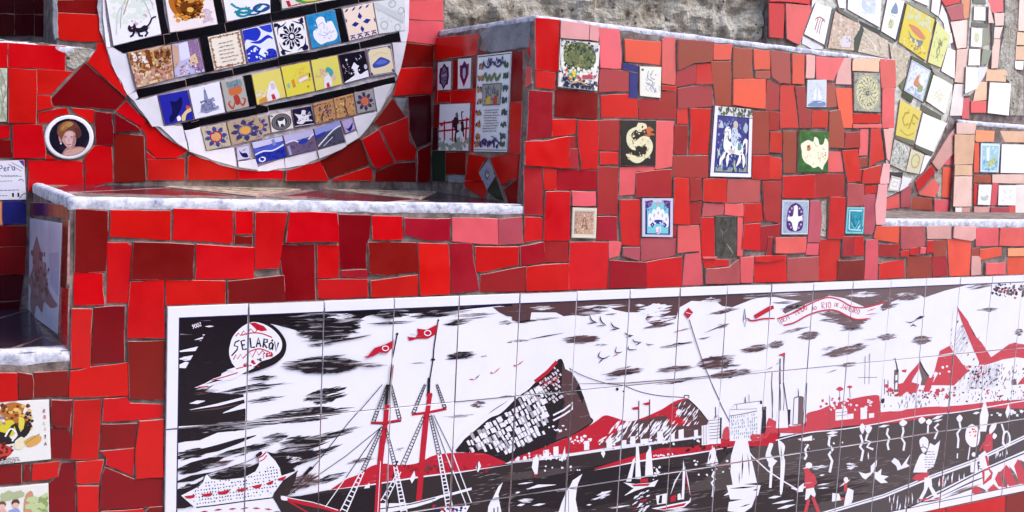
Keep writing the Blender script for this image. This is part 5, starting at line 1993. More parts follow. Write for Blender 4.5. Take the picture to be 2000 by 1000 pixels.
D1(500, 250, '203,56 440,5 470,173 246,222', '6a5a7e', 'p b8b4dc 0,0 100,0 100,30 0,40;c e4e0f0 5 0,40 30,34 50,52 70,50 100,20;p 2a3aa0 40,48 60,34 80,44 70,56 50,58;n 5a4a5a 24 6 10 55 90 95;p a0a0c8 4,55 12,52 14,95 6,96', 'violet tile of hills over a blue lagoon')
D1(500, 250, '443,3 650,-56 694,112 482,170', '4a4a5e', 'p 8a94d4 0,0 100,0 100,24 0,34;p 2f3aa0 0,34 40,26 30,44 0,50;c e4e0f0 5 0,86 40,52 70,30 100,20;n 34344a 20 6 40 50 95 95;c c8c8e0 3 20,90 60,60', 'slate tile of a steep coast road')
D1(500, 0, '652,940 744,917 774,1008 692,1048', 'b0a0cc', 'P 24207a 10,50 30,70 60,62 90,40 70,80 40,92;s 6a5aa0 5 5,5 95,5 95,95 5,95 5,5', 'small lilac tile with a navy bird at the strip end')

# ---- second disc, mostly pale
disc2, c2x, c2y, R2 = disc_thing('mosaic_disc', 'pale round mosaic of slanted picture tiles, partly hidden by the tall red block', 'N',
                   [(1848, 20), (1851, 60), (1862, 105), (1865, 140), (1858, 190), (1847, 240), (1816, 322), (1776, 360), (1732, 381)], M_MOSSMORT, (1740, 40), clip_x=bx('N', 1566, 60)-0.02)
D2 = lambda *a, **k: pic(disc2, 'N', *a, **k)
D2(1500, 0, '362,22 490,62 430,352 270,268', 'f0eef0', 's a05a58 4 30,42 45,35 72,38;s a05a58 5 40,40 40,75;s a05a58 4 52,40 52,80;s a05a58 4 62,40 64,80;c a05a58 4 62,45 72,38 78,44;c a05a58 3 30,42 28,50', 'white tile with three maroon strokes under a bar')
D2(1500, 0, '512,88 712,192 664,398 458,378', 'cbb09a', 'n b0988a 60 6 0 0 100 100;n e0ccb8 50 6 0 0 100 100;p d8ccd0 45,60 75,50 80,90 45,92;n 9a98b4 8 4 55 62 75 80', 'sandy tile with a faint pale square')
D2(1500, 0, '724,212 930,318 930,460 672,402', 'c8b4a0', 'n b0a08c 60 6 0 0 100 100;n dccbb8 40 6 0 0 100 100;c e8dcc8 4 5,20 40,40 70,90;c 9a8a7a 3 60,20 75,60', 'sandy tile with faint scrollwork')
D2(1500, 0, '938,340 1092,405 1066,600 985,690', 'c2b098', 'n a89a86 50 6 0 0 100 100;n d8c8b4 40 6 0 0 100 100', 'worn sandy tile against the block edge')
D2(1500, 0, '515,-60 600,-60 598,72 545,62', 'eceaf0', '', 'pale blank tile above the sandy pair')
D2(1500, 0, '618,-60 880,-60 862,218 612,75', 'e8e8ee', 'e bcc6d8 62 45 22 28;n d0d4e0 30 6 40 20 80 80;e e8d8c8 60 40 8 8', 'white tile with a faint blue bust')
D2(1500, 0, '925,-20 1058,10 985,312 872,245', 'ecebe8', 'P 7686a0 50,8 68,20 74,36 40,40 35,30;P c9c49a 40,56 62,56 66,72 48,82 34,72;n 8a967a 14 4 35 55 65 80;t 98a0a8 2 20,45 85,45', 'white tile with a blue hill above a green islet')
D2(1500, 0, '1075,30 1292,150 1222,478 1010,330', 'd8c034', 'n c9c8a0 40 7 10 2 95 34;P c87850 18,44 50,40 82,52 70,60 40,56;P 74787a 22,58 40,68 60,66 78,62 70,80 58,84 55,98 48,80 36,74;n e0d080 14 5 10 70 90 95;n a88a20 14 4 10 75 95 98', 'yellow tile with a grey whale tail under a red sky')
D2(1500, 0, '1308,168 1418,282 1340,530 1236,488', 'd6d488', 'n b8b070 20 6 10 10 90 90;c 8a8a50 5 40,30 55,45 40,60 60,80;c 8a8a50 4 60,30 45,50 62,62 45,82;n 6a6a4a 10 4 40 25 65 45', 'pale yellow tile with twining green stems')
D2(1500, 0, '1120,-80 1250,-60 1242,52 1122,0', 'eeecf0', '', 'blank pale tile near the disc rim top')
D2(1500, 0, '1275,-40 1340,-10 1322,132 1262,92', 'ebe4e6', 'c d8b8b8 4 20,70 50,40 80,60', 'pale tile with a pink swirl')
D2(1500, 0, '1392,370 1455,395 1448,618 1342,555', 'efedee', '', 'blank pale tile at the disc right rim')
D2(1500, 0, '1112,465 1263,552 1200,797 1050,708', 'd8dade', 's a8aec0 5 4,4 96,4 96,96 4,96 4,4;n b8c4d4 40 6 8 8 92 92;P c07a5a 40,42 52,30 56,52 70,56 66,68 36,66;P e8e4e8 60,20 80,40 78,56 62,50;P 8a966a 60,62 80,56 82,74 62,80;n 90a8c0 20 5 15 75 85 95', 'white tile with a red hulled sailing boat')
D2(1500, 0, '1282,582 1438,650 1372,892 1222,790', 'ebe8dc', 'n dcd4bc 16 7 30 50 70 85;c d8ccb0 3 30,55 50,40 70,60', 'cream tile with a faint wreath')
D2(1500, 0, '1022,778 1192,868 1128,1100 985,1058', 'd8c45c', 's a8901e 6 48,22 30,30 24,50 36,64 54,56;s a8901e 6 68,20 60,70;s a8901e 6 68,22 94,30;s a8901e 5 62,44 84,50;c b89e30 4 20,80 60,90 90,76;n c8b040 14 5 10 10 90 90', 'yellow tile with a brushed monogram')
D2(1500, 0, '1202,882 1388,962 1276,1186 1140,1130', 'edecee', 'c e0dcd0 3 40,30 44,60', 'blank pale tile low on the disc')
D2(1500, 250, '978,84 1104,150 1062,342 940,284', 'b8b8b0', 'n 8a8e84 40 7 0 0 100 100;n d8d8d0 40 6 0 0 100 100;n 4a5240 12 4 30 20 70 80', 'grey marbled tile low on the disc')
D2(1500, 250, '1108,160 1212,205 1170,362 1066,340', 'd4cab0', 'o b0a870 50 45 28 30 8;e d8d088 50 45 14 16;n a8a070 12 4 25 20 75 75', 'cream tile with a small yellow sun')
D2(1500, 250, '956,370 1034,396 1012,498 922,488', 'e8e6e2', 's a8a8a0 7 8,8 92,8 92,92 8,92 8,8;s c0b8b0 5 30,35 70,35 70,65 30,65 30,35', 'little white tile with a drawn frame')
pieces(disc2, 'N', 1500, 0, '''
w 268,284 424,370 415,385 340,385 262,340
w 340,-60 400,-60 358,18 330,60
5a5a58 495,70 545,62 500,110 470,260 440,372 435,360
5c5f52 530,62 690,150 690,180 545,95
202a24 712,165 870,240 865,262 718,190
303830 662,300 720,205 735,235 690,402 664,402
6a6c60 870,250 980,318 975,335 870,272
20241f 1062,20 1075,30 1000,320 985,322
8a8a76 1075,8 1240,62 1300,110 1296,140 1090,26
2a3424 1292,130 1310,150 1285,240 1250,320
38422e 1115,440 1270,520 1270,548 1112,460
5a6a4a 1010,640 1085,480 1098,470 1045,706
2a4028 1050,715 1125,760 1110,800 1040,745
354a32 1268,555 1284,580 1215,800 1202,800
56584c 1195,815 1350,905 1345,945 1190,860
8a8c80 1270,535 1440,640 1430,660 1282,575
w 1385,300 1425,250 1440,330 1388,360
w 1330,132 1352,40 1385,110 1420,245 1390,285 1368,180
w 1392,965 1405,905 1390,1005
''', name='strip_tile')
pieces(disc2, 'N', 1500, 250, '''
6a6c5c 990,68 1130,100 1128,135 985,80
4a5448 1140,130 1280,190 1262,218 1138,150
w 1216,212 1262,224 1200,340 1176,360
w 1040,382 1110,395 1080,450 1020,490
14122a 942,345 1050,350 1046,380 945,372
''', name='strip_tile')

# ---- third disc at the far edge
disc3 = thing('mosaic_disc', 'small pale round mosaic with dark strips, near the upper right corner', 'round mosaic', p3('N', 1900, 190))
poly = [(1592, -60), (1690, -60), (1740, 60), (1762, 180), (1756, 300), (1738, 400), (1712, 520), (1690, 580), (1630, 690), (1575, 745), (1524, 752), (1530, 660), (1555, 390), (1575, 150)]
vs2 = px_poly(PL['N'], [(1500+a/4, b/4) for a, b in poly]); nn = len(vs2)
vs = [PL['N'].to3(a, b, -.0078) for a, b in vs2]+[PL['N'].to3(a, b, .0006) for a, b in vs2]
mesh('mortar_disc', [v-disc3.location for v in vs], [tuple(range(nn, 2*nn))]+[(i, (i+1) % nn, nn+(i+1) % nn, nn+i) for i in range(nn)], [M_MOSSMORT], disc3, disc3.location)
D3 = lambda *a, **k: pic(disc3, 'N', *a, **k)
D3(1500, 0, '1598,50 1690,55 1688,165 1594,160', 'ece8da', 'n d0cca8 16 6 20 20 80 80', 'pale yellow tile near the disc top')
D3(1500, 0, '1578,215 1665,225 1660,372 1572,365', 'ebe9de', 'e c8c49a 50 50 22 26;n d8d4b4 14 6 25 25 75 75', 'white tile with a faint olive bloom')
D3(1500, 0, '1562,382 1650,385 1645,512 1552,512', 'f0eee8', '', 'blank white tile in the third row')
D3(1500, 0, '1536,522 1636,528 1625,690 1528,735', 'eeede4', 'n e0ddc8 8 6 20 20 80 60', 'cream tile at the foot of the disc')
pieces(disc3, 'N', 1500, 0, '''
w 1642,528 1705,530 1685,590 1632,680
6a6c62 1596,-30 1690,-30 1695,30 1600,25
5c5e54 1590,176 1715,190 1715,215 1588,205
8c8a74 1670,230 1735,220 1730,330 1668,370
1c1c1a 1692,55 1706,60 1700,190 1690,190
14100f 1735,185 1758,182 1750,340 1735,385
8a907c 1668,385 1735,400 1700,500 1655,505
55564e 1572,372 1660,378 1658,384 1570,380
w 1600,-62 1680,-62 1680,-34 1600,-34
x 1715,60 1735,110 1752,180 1712,180
''', name='strip_tile')

# ---- round portrait plaque
med = thing('portrait_plaque', 'round white plaque with an oval portrait of a short haired woman, on the red wall', 'portrait plaque', p3('B', 134, 311))
P2 = [PL['B'].to2(134+48*cos(a), 268+43*sin(a)) for a in [-2*pi*i/40 for i in range(40)]]
c3, vs, fs, fm, _ = plate(PL['B'], P2 if area2(P2) > 0 else P2[::-1], 0.010, 0.003, (0, 0), RND)
o = mesh('ceramic_plate', vs, fs, [M_GLAZE, M_GLAZE], med, c3, fm); o.color = rgb('eae6ea')
P2 = [PL['B'].to2(134+39.5*cos(a), 268+36.5*sin(a)) for a in [2*pi*i/36 for i in range(36)]]
mapm = lambda u, v: PL['B'].to2(95+u*.78, 231.5+v*.73)
sh = []
for col, polys in parse_art('''P 171424 0,0 100,0 100,100 0,100
n 241f30 14 12 0 0 100 100
P a87870 29,100 32,94 39,82 46,77 64,75 78,75 92,79 100,86 96,100
P c89c92 34,100 42,86 56,82 72,78 86,80 92,92 84,100
P 6a3c34 19,36 22,20 36,9 53,6 67,12 77,28 80,42 74,52 66,52 40,50 26,52
P b8888a 23,48 29,46 31,60 30,67 26,62
P c09490 31,44 37,38 50,32 64,38 67,56 64,71 56,81 48,80 38,69 31,57
P d4aca8 40,40 52,34 60,42 60,58 54,74 46,70 40,58
P a87878 60,44 66,48 66,58 62,72 56,80 58,62
P 7c4a36 20,40 24,22 34,13 44,24 42,32 38,40 34,50 31,58 27,52
P 9a6a38 26,28 36,11 52,8 60,14 46,26 32,34
P ac8048 40,15 50,9 60,14 54,19 44,22
t b89058 3 30,30 40,18
t b89058 2.6 48,22 60,16
t 8a5a3a 3 24,42 28,26
t 8a5a3a 3 66,30 74,42
P 6a4032 46,28 56,25 66,25 72,34 66,40 56,31
P 5a302e 62,26 74,26 79,40 72,52 65,48 66,38
t 7a5458 2.4 37,48 45,47
t 7a5458 2.4 52,47 60,49
t 4a3238 2.2 38,51 44,51
t 4a3238 2.2 53,51 59,52
s b08480 2 50,52 48,60 51,61
t 9a5258 3 44,69 56,69
e ece4e4 29 67 2 2
t a88088 2 46,78 60,77
q a87060 60 92 50 8 8 10'''.replace('q a87060 60 92 50 8 8 10', 't b88474 2 40,92 60,86'), RND):
    sh.append((rgb(col), [t for p in polys for t in triangulate([mapm(*q) for q in p])]))
painted_tile(med, PL['B'], P2 if area2(P2) > 0 else P2[::-1], '171424', sh, name='portrait', h=0.0108, base=0.009, joint=0.0001)

# ------------------------------------------------------------------ picture tiles set in the walls
PIER = lambda *a, **k: pic(pier, 'A', *a, **k)
PIER(1000, 0, '366,300 680,336 655,714 346,680', 'e2ddd6', 'n 1c1a3a 150 4 2 2 98 98;n 6a6a8a 60 4 2 2 98 98;e e6e2da 50 46 46 44;n d8d4c8 20 5 5 5 95 15;e 5a6440 50 33 41 30;n 2a3420 90 4.5 14 8 86 60;n 8a8c58 50 4 14 8 86 58;n 6a7048 40 5 10 25 90 50;s 8a7c50 4 50,30 50,66;n e4e0d8 16 5 10 58 90 66;n c03a40 20 4 14 62 90 80;n 3a8a7a 12 4 14 64 50 80;n e0c030 6 5 26 64 44 80;p b04050 58,70 84,68 84,76 60,78;n 1c1a4a 70 4 10 80 90 98;c c8a060 3 30,90 50,84 72,90;s 282040 2 1,1 99,1 99,99 1,99 1,1', 'white tile with a round leafy tree over a flowered border')
PIER(1000, 0, '986,516 1158,522 1150,768 986,750', 'e4dfd2', 'c 8a90a4 3 40,15 35,40 60,50 45,75;c 8a90a4 3 62,12 50,35 70,42;c 6a7aa0 3 30,55 60,65 70,80;n a0a6b4 36 4 28 20 75 82;s 3a3a3a 6 8,12 18,12;n 6a6a7a 8 3 70 78 82 84;s b0a898 2 90,60 92,78', 'cream tile with a thin blue ink sketch of a figure')
PIER(1000, 0, '840,935 1118,938 1112,1296 838,1298', '16131c', 'C e0d6b0 20 52,14 26,26 24,44 40,56 66,44 82,58 72,78 48,82;C e0d6b0 15 72,80 44,86 14,74;P e0d6b0 48,6 68,8 72,18 54,26 42,20;n c0b48a 34 3 20 15 85 85;c 8a8058 2.5 36,24 32,44 46,62 70,52;c 8a8058 2 44,80 66,76 78,62;n f0e8cc 20 2.5 22 20 80 80;e 16131c 50 62 9 6;P c0623a 70,20 78,14 92,22 82,26 96,32 76,32;C b0583a 5 66,30 76,34 90,28;e 201810 60 15 2.4 2.4;s 8a2a20 3 58,24 70,20', 'black tile with a coiled cream snake breathing flame')
horse = '''n 3a3f9a 50 5 10 14 92 96;n 8294b8 20 3.5 12 16 90 40;n 5a7a8a 26 3.5 10 40 92 96;n a07a8a 14 3 10 20 92 96;n 9aa2c4 24 2.6 10 18 92 96;P b8c0cc 14,30 20,20 26,30;P a8b4c0 82,20 88,26 84,36 76,30;t a8b8b0 5 16,74 20,58;t a8b8b0 5 28,92 26,72;t a8b098 5 60,92 56,74;t a8b8b0 5 88,86 86,66;t c0c8c0 4 14,60 22,70;n 8a9a80 40 4 12 86 88 94
P f0ece6 30,40 30,32 38,28 44,32 46,42 42,46 40,40 38,46 48,50 62,48 72,52 78,58 76,66 68,68 52,66 44,68 36,64 30,60 28,52
C f0ece6 6.5 36,62 30,70 24,76 22,84
C f0ece6 6.5 42,66 40,74 40,84
C f0ece6 6.5 70,66 70,74 62,84
C f0ece6 6.5 76,64 80,74 80,86
C f0ece6 6.5 76,56 80,48 86,48 87,58 85,68
P c8bab0 40,61 50,60 58,64 48,66
c 8a8aa0 1.6 36,34 40,38 40,46
P c8b4a4 50,22 56,19 62,23 60,30 52,29
P c0ccd8 48,30 60,30 64,42 60,54 50,54 46,44
t c8ccd4 5 60,36 72,42
P 5a8a94 64,50 72,52 72,60 64,60
n 8a9ab8 12 2.4 48 30 66 56
n 4a4a9a 24 2 28 30 78 66
p e2dfe6 0,0 9,0 9,100 0,100;p e2dfe6 91,14 100,14 100,100 91,100;p 2a2a80 9,12 12,12 12,94 9,94;p 2a2a80 88,12 91,12 91,94 88,94
p d2d0cc 9,0 100,0 100,13 9,13;n 4a5a4a 34 4 12 1 98 12;n 2a2a3a 20 3 12 1 98 12;p 2a2a80 9,92 92,92 92,94 9,94;p e6e4ee 0,94 100,94 100,100 0,100'''
PIER(1000, 0, '1568,822 1868,852 1855,1388 1530,1380', '24287a', horse, 'tall blue relief tile with a rider on a white horse')
PIER(1000, 250, '461,616 655,622 645,864 451,858', 'd8ccb4', 'p c09a80 12,14 88,14 88,86 12,86;n a87c6a 60 4 14 16 86 84;n d8b8a0 50 4 14 16 86 84;c 8a5a50 3 40,70 50,30 62,72;c 8a5a50 3 42,58 60,60;n 9a6a60 14 3 14 16 24 84;s 9a8a98 3 12,86 12,14 88,14;s e8e0d0 3 6,6 94,6 94,94 6,94 6,6', 'sandy relief tile in a raised cream frame')
fing = ';'.join('P e4e2e8 %d,%d %d,%d %d,%d %d,%d;e b0b0c8 %d %d 3 5' % (x-7, y+30, x-6, y, x+6, y, x+7, y+30, x, y+12) for x, y in ((26, 42), (38, 32), (51, 26), (64, 32), (77, 42)))
PIER(1000, 250, '1005,546 1250,546 1246,854 1004,850', 'c2c2d6', 'p 6fc2cc 12,10 88,10 88,90 12,90;p 3a2468 10,8 16,8 16,92 10,92;p 3a2468 84,8 90,8 90,92 84,92;p 3a2468 10,90 90,90 90,93 10,93;P 3a2468 12,8 34,6 26,20 14,26;P 3a2468 66,6 88,8 86,26 74,20;n c88a9a 14 4 24 6 76 18;n 7a5aa0 24 3 10 8 30 30;n 7a5aa0 24 3 70 8 90 30;' + fing + ';c 24288a 10 28,72 40,62 51,60 64,62 76,72;n e0e0f0 14 3 32 60 72 70;P d8d8ec 42,74 60,74 56,90 46,90;n c07a8a 6 3 44 78 58 90', 'pale tile with a white open hand on turquoise')
PIER(1500, 0, '294,624 448,620 445,838 287,838', 'ccd0da', 'n b8bec8 30 6 10 10 90 80;t a8aeb8 3 40,20 45,70;t b4b8c4 3 55,15 52,70;P e0e0e6 30,70 44,20 48,70;P e0e0e6 56,22 74,68 54,70;P 6a80b0 10,88 40,78 60,84 88,80 90,96 10,96;t 4a68a0 5 20,80 80,78', 'pale grey tile with a faint white sailing ship')
ara = ';'.join('c 8a8668 1.6 %.1f,%.1f %.1f,%.1f %.1f,%.1f;n 7a7658 3 3 %.1f %.1f %.1f %.1f' % (50+8*cos(a), 50+8*sin(a), 50+26*cos(a+.5), 50+26*sin(a+.5), 50+42*cos(a+.1), 50+46*sin(a+.1), 47+30*cos(a), 47+33*sin(a), 53+30*cos(a), 53+33*sin(a)) for a in [i*pi/8 for i in range(16)])
PIER(1500, 0, '657,566 864,572 870,878 660,868', '96978c', 'n 6a6e6c 60 5 0 0 100 100;e cec8a4 50 51 47 48;' + ara + ';o 8a8668 50 51 44 45 2;n 8a8868 60 2.5 18 18 82 84;n e0d8b8 40 2.5 15 15 85 85;e 3a4260 50 52 6 6;e a8a890 50 52 3 3', 'grey tile with a cream arabesque roundel')
PIER(1500, 250, '231,18 465,31 459,344 221,344', '2c6428', 'n 245520 40 8 0 0 100 100;n 3a7a30 30 6 0 0 100 100;P ece6cc 10,50 6,34 14,28 30,22 46,26 50,14 62,18 68,32 80,30 86,16 96,24 98,48 96,68 84,84 80,94 66,86 52,90 40,84 22,76 12,64;n d8cca0 20 4 20 40 90 80;P c07a38 26,36 36,34 38,46 28,48;n c89a70 8 3.5 70 50 92 66;e 3a2a18 32 38 2.4 2.4;c c8b888 2 50,26 56,36 64,34', 'green tile with a plump cream animal')
haf = ';'.join('e %s %.1f %.1f 3.4 3.2' % ('c8a8d0', 50+26*cos(a), 52+33*sin(a)) for a in [i*pi/8+.2 for i in range(16)])
PIER(1500, 250, '97,560 309,562 299,832 92,832', 'a2aec0', 'n 8ea0b4 40 5 0 0 100 100;s ccd2dc 4 3,3 97,3 97,97 3,97 3,3;P 462066 50,8 66,14 78,30 80,56 78,80 64,90 36,90 20,80 18,56 22,30 34,14;' + haf + ';n 6a3a90 30 4 20 20 80 86;P eae8ee 44,22 52,14 58,24 60,46 74,46 76,56 62,64 58,82 50,90 42,80 36,64 22,56 24,48 40,46', 'pale blue tile with a white hand in a violet wreath')
PIER(1500, 250, '604,612 744,616 735,828 591,824', '7ac0c8', 'p 208a9c 10,8 92,8 90,92 8,92;n 2a9aa8 30 7 10 10 90 90;n 0e6a80 20 6 12 30 90 90;s c8e0e0 6 18,82 16,14 84,14;s a8d4d8 5 18,84 84,86;c 0e6a80 5 36,40 50,70 70,62;t d8ecec 5 62,86 80,64;c 70c8d0 3 30,60 50,80 72,50', 'turquoise glazed tile with a raised pale frame')
PIER(1000, 250, '1582,686 1750,686 1744,1010 1590,1014', '45423c', 'n 504c44 50 8 0 0 100 100;n 38352f 30 8 0 0 100 100;t 8a8270 3 20,30 34,40 30,56;t 9a927e 4 50,66 70,78 88,92;t 7a7262 2 40,40 60,30', 'plain slate grey tile with pale scratches', h=0.003)

CW = lambda *a, **k: pic(pier, 'C', *a, **k)
CW(500, 0, '1436,486 1540,476 1534,704 1432,709', 'dcd8e6', 'p 241e40 50,6 70,20 82,20 88,50 80,80 66,82 46,98 30,80 16,76 12,48 20,22 34,20;p 6a6484 50,16 66,30 74,50 66,74 48,86 32,72 26,48 34,28;n 3a3456 22 5 30 30 70 70;s b0a8c0 4 34,50 66,46', 'small white tile with a dark lobed emblem')
CW(500, 0, '1592,461 1698,452 1690,693 1590,698', 'dcd8e6', 'p 7a1028 50,8 70,20 86,18 84,54 50,94 18,58 16,22 34,22;p 2a1a50 50,16 76,26 74,52 50,84 26,54 26,28;P a8a4c0 40,34 58,32 62,54 50,68 40,56', 'small white tile with a red and navy shield')
fence = 'n 8a9a8c 40 8 0 74 100 100;s b01830 4 0,42 100,34;s b01830 4 0,58 100,52;s b01830 5 18,36 20,78;s b01830 5 46,34 47,80;s b01830 5 92,30 90,76;p b01830 5,42 14,40 14,46 5,48;P 24222c 50,30 62,26 66,40 80,38 84,52 82,60 70,58 60,62 52,52 46,46;P d8d4dc 62,44 72,42 74,54 64,56;s 24222c 5 58,58 56,74 60,82;s e0dce4 4 72,56 76,68 74,80;s 24222c 4 80,56 84,70;P 6a6470 54,22 60,18 64,26 58,30;c 24222c 3 78,38 74,20 80,18'
CW(500, 0, '1450,816 1690,806 1676,1180 1440,1178', 'e2e0ea', fence, 'white tile with a black and white cow behind a red fence')
banner = 's 4a4a58 1.2 2,2 98,2 98,98 2,98 2,2;' + ''.join('n %s 12 2.6 %d %d %d %d;' % (c, x, y, x+14, y+4) for y in (10, 22, 34, 46, 58, 70, 82, 90) for x, c in ((5, '22306a'), (80, '22306a'), (6, 'b07a3a'), (81, '3a5a3a'))) + 'n 22306a 30 3 20 6 80 12;n 22306a 30 3 20 88 80 94;c 22306a 2 20,9 35,14 50,9 65,14 80,9;c 22306a 2 20,92 35,87 50,92 65,87 80,92;p 9a988a 22,31 78,31 76,52 24,52;n 6a3a3a 20 3 30 34 70 50;n 5a6a8a 20 3 28 34 72 44;p d8b030 36,45 48,43 48,52 36,52;p b83a3a 56,45 68,44 68,52 56,52;s 4a4a58 1 22,31 78,31 76,52 24,52 22,31;c 5a7040 3.5 22,26 30,20 34,27 42,22 46,27 56,21 62,27 74,22;l 6a6a78 9 .9 28 56 74 80;s 5a5a68 1 54,84 70,86'
CW(500, 0, '1746,432 2013,402 1975,1190 1714,1186', 'e0e3ea', banner, 'tall white plaque with blue garland border and lines of verse')
CW(500, 250, '1830,240 1884,380 1822,488 1757,345', '8c94a8', 'P 5a6478 30,40 60,30 70,60 50,75 34,62;P d0c8a0 42,44 58,40 60,56 48,60;n 6a748a 16 6 10 10 90 90', 'grey diamond tile with a small crest')
pieces(pier, 'C', 500, 250, 'g 1886,395 1940,560 1880,545 1822,500')
NI = lambda *a, **k: pic(niche, 'B', *a, **k)
NI(0, 0, '-150,532 57,532 54,952 -150,962', 'b9bba6', 'n a0a48c 60 8 0 0 100 100;n d2d2c0 40 7 0 0 100 100;c 8a8c78 2 70,0 95,40 80,70 98,100;c 8a8c78 2 60,20 85,60 70,95', 'pale olive tile with worn scrollwork at the left edge')
per = 'l 2a2438 2 1.1 40 37 92 42;l 2a2438 1 1.1 40 50 68 54;l 2a2a6a 1 1.4 36 72 92 78;l 2a2438 1 1.2 36 84 58 92;p 4a3a8a 86,1 100,1 100,20;c 9a96a8 2 62,10 92,28;c 9a96a8 2 70,6 96,22;p 241c2c 68,82 72,82 72,92 68,92;p 241c2c 80,82 84,82 84,92 80,92;T 241c5a 2.6 42 28 4 1.8 Peru;c 5a5668 1.6 84,52 90,48 96,54;c 5a5668 2 84,96 92,86 98,84'
NI(0, 250, '-150,258 188,246 206,560 -150,566', 'dcd8e4', per, 'white tile lettered in dark blue script at the left edge')
BE = lambda *a, **k: pic(bench, *a, **k)
dragon = 'P b06a30 30,6 46,2 62,8 60,24 70,28 66,40 52,38 44,46 34,30 26,20;n 6a3418 40 4 26 6 70 50;n e0b060 30 4 26 6 72 52;P d0c030 20,36 44,30 50,48 38,58 22,56;P d8c848 54,26 62,30 60,48 54,44;c 2a2024 5 36,58 48,38 58,60 66,36 72,44;P 241a1c 10,44 34,50 46,62 60,46 72,40 66,56 44,68 14,64;c eae6ea 2.5 34,56 42,44 50,52 44,64;P c03a30 4,60 26,66 44,76 38,88 16,90 2,84;n 5a1a18 30 4 2 60 46 92;P e0d4b8 48,64 58,58 64,68 58,78 48,76;P d89a50 60,66 74,58 86,60 84,70 68,76;c 8a9a4a 2 62,70 84,56;n 8a7a9a 14 3 20 14 34 44;e e8c060 50 14 4 3;n 402010 24 2.4 62 20 74 40;l 3a3440 4 .9 4 90 56 99'
BE('A', 0, 750, '-150,137 380,114 396,583 -150,640', 'e3deda', dragon + ';T c03050 .9 91 21 0 1.1 R;T c04a50 .9 91 31 0 1.1 O;T c8b060 .9 91 41 0 1.1 L;T c8b060 .9 92 51 0 1.1 I;T 2a2030 .9 91 64 0 1.2 T;T 2a2030 .9 91 75 0 1.2 A', 'white tile with a coiled orange dragon and upright lettering')
pict = 'n a8b088 40 7 30 12 60 26;P c08a68 66,16 74,12 78,30 80,70 64,72 62,36;n 8a9a5a 30 6 78 24 98 60;n b8c490 30 7 70 20 98 70;P c09aa8 0,40 14,44 16,72 0,76;P 8a98c8 40,46 54,44 58,66 40,68;e 6a4a38 30 34 6 7;e 5a3a2c 50 32 6 7;P d8a0a0 16,44 34,42 38,72 12,74;e d8b0a0 30 38 5 5;e d8b0a0 50 37 5 5;n 9a8a5a 40 7 10 64 95 98;P 8a4a5a 4,56 34,60 30,90 4,92'
BE('A', 0, 750, '-150,815 377,768 382,1180 -150,1200', 'dedad4', pict, 'cream tile with two seated figures by a statue, bottom left corner')
BE('L', 0, 250, '244,700 494,742 474,1612 238,1432', 'd4d0ea', 'P a07e82 30,16 46,32 50,40 62,44 66,60 86,70 98,74 80,80 60,78 54,90 36,86 28,100 14,90 16,74 6,66 20,50 18,34;n 8a666c 30 5 16 30 70 80;n b0949a 20 5 20 40 70 80;p bcb8d8 70,30 96,26 98,66 76,58', 'lilac tile with a brown map shape in the dark side of the left bench')
t1 = 'n bba98c 60 6 0 0 100 100;n b8a688 40 5 0 0 100 100;s 8e7e6a 1.5 25,0 25,100;s 8e7e6a 1.5 50,0 50,100;s 8e7e6a 1.5 75,0 75,100;n d6c6ae 30 5 0 0 100 100'
BE('E', 0, 0, '1288,1468 1640,1432 2352,1488 2000,1544', 'dccdb6', t1, 'ochre patterned tile panel on the bench top, left one', h=0.0045)
BE('E', 0, 0, '2520,1484 2760,1448 3460,1488 3280,1568', 'dccdb6', t1, 'ochre patterned tile panel on the bench top, right one', h=0.0045)
FA = lambda *a, **k: pic(far, 'K', *a, **k)
FA(1500, 250, '1650,115 1805,121 1792,350 1646,346', '9cc4d4', 's dce8ec 6 6,6 94,6 94,94 6,94 6,6;n b8d8e4 30 7 12 12 88 88;P e6eaec 30,20 44,16 46,60 34,66;P a8c070 40,66 66,52 80,48 70,70 46,80;n 6aa8c8 24 6 12 60 88 92;n e0c878 8 5 40 60 80 76', 'light blue tile with a white tower and green isle')
FA(1500, 250, '1815,126 2150,132 2150,358 1806,352', 'f0eef0', 't e0dce0 2 60,10 66,90', 'large blank white tile beside the light blue one')
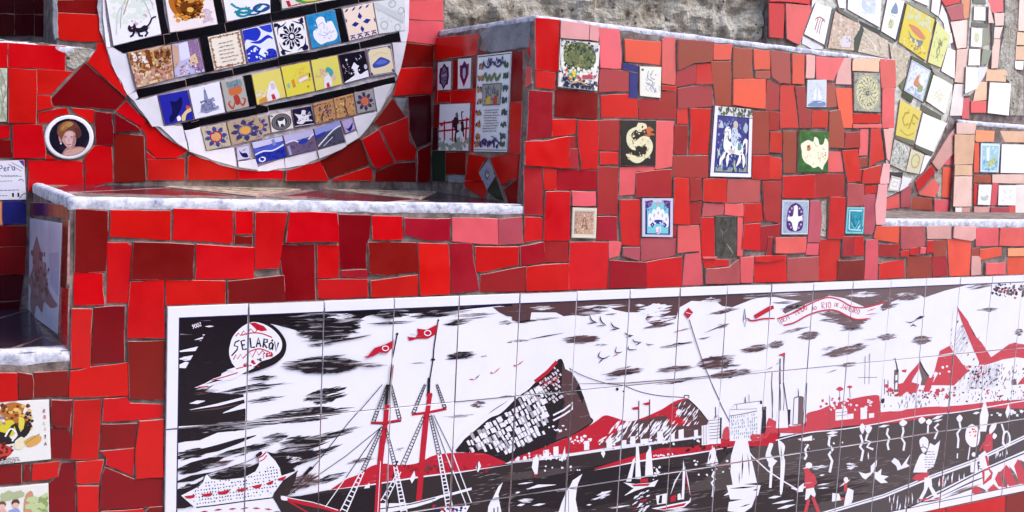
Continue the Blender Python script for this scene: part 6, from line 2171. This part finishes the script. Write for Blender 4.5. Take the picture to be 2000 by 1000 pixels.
FA(1500, 250, '1635,442 1740,442 1726,604 1626,600', 'eeecec', 'P b8c4ba 20,52 40,60 76,50 72,74 30,76;n d8d8d0 14 5 20 30 80 70', 'white tile with a faint grey bowl')
FA(1500, 250, '1792,446 1932,446 1924,606 1786,604', 'efedec', 'n dcd8d8 16 6 25 25 75 75', 'blank white tile right of the bowl tile')
pic(niche2, 'B', 1500, 0, '1722,642 1886,650 1868,904 1702,884', 'f0eef2', 's d8d4dc 1.2 4,36 96,36;n e6e2e8 6 5 20 10 80 30', 'plain white tile standing alone at the upper right', h=.009)

# ------------------------------------------------------------------ bare mortar patches
def patch(par, pl, pts, h, mat, name='mortar_patch', seed=0):
    p = px_poly(PL[pl], pts); rr = random.Random(seed); out = []
    for i in range(len(p)):
        a, b = Vector(p[i]), Vector(p[(i+1) % len(p)]); n = max(1, int((b-a).length/.012))
        out += [tuple(a.lerp(b, k/n)+Vector((rr.uniform(-.0015, .0015), rr.uniform(-.0015, .0015)))) for k in range(n)]
    c3, vs, fs, fm, _ = plate(PL[pl], out, h, min(.002, h*.4), (0, 0), rr)
    return mesh(name, vs, fs, [mat], par, c3)


patch(pier, 'C', [(938, 66), (960, 52), (1038, 42), (1036, 92), (1000, 98), (958, 103)], 0.006, M_CEMENT)
patch(niche, 'B', [(130, 92), (184, 97), (166, 120), (146, 136), (129, 130)], 0.0024, M_STUCCO)
patch(niche, 'B', [(102, 0), (111, 0), (113, 74), (106, 78), (102, 60)], 0.008, M_CEMENT)
patch(niche, 'B', [(770, 192), (794, 192), (785, 224), (777, 220)], 0.003, M_CEMENT)
patch(pier, 'C', [(876, 342), (908, 342), (908, 358), (876, 356)], 0.003, M_CEMENT)
patch(pier, 'A', [(1603, 394), (1613, 391), (1612, 462), (1601, 461)], 0.0022, M_STUCCO)
patch(niche2, 'B', [(1820, 320), (1838, 330), (1838, 384), (1830, 386)], 0.0022, M_STUCCO)
patch(niche2, 'B', [(1962, -8), (1988, -8), (1984, 140), (1998, 150), (1998, 226), (1972, 226), (1970, 160), (1946, 135), (1960, 60)], 0.004, M_STUCCO)
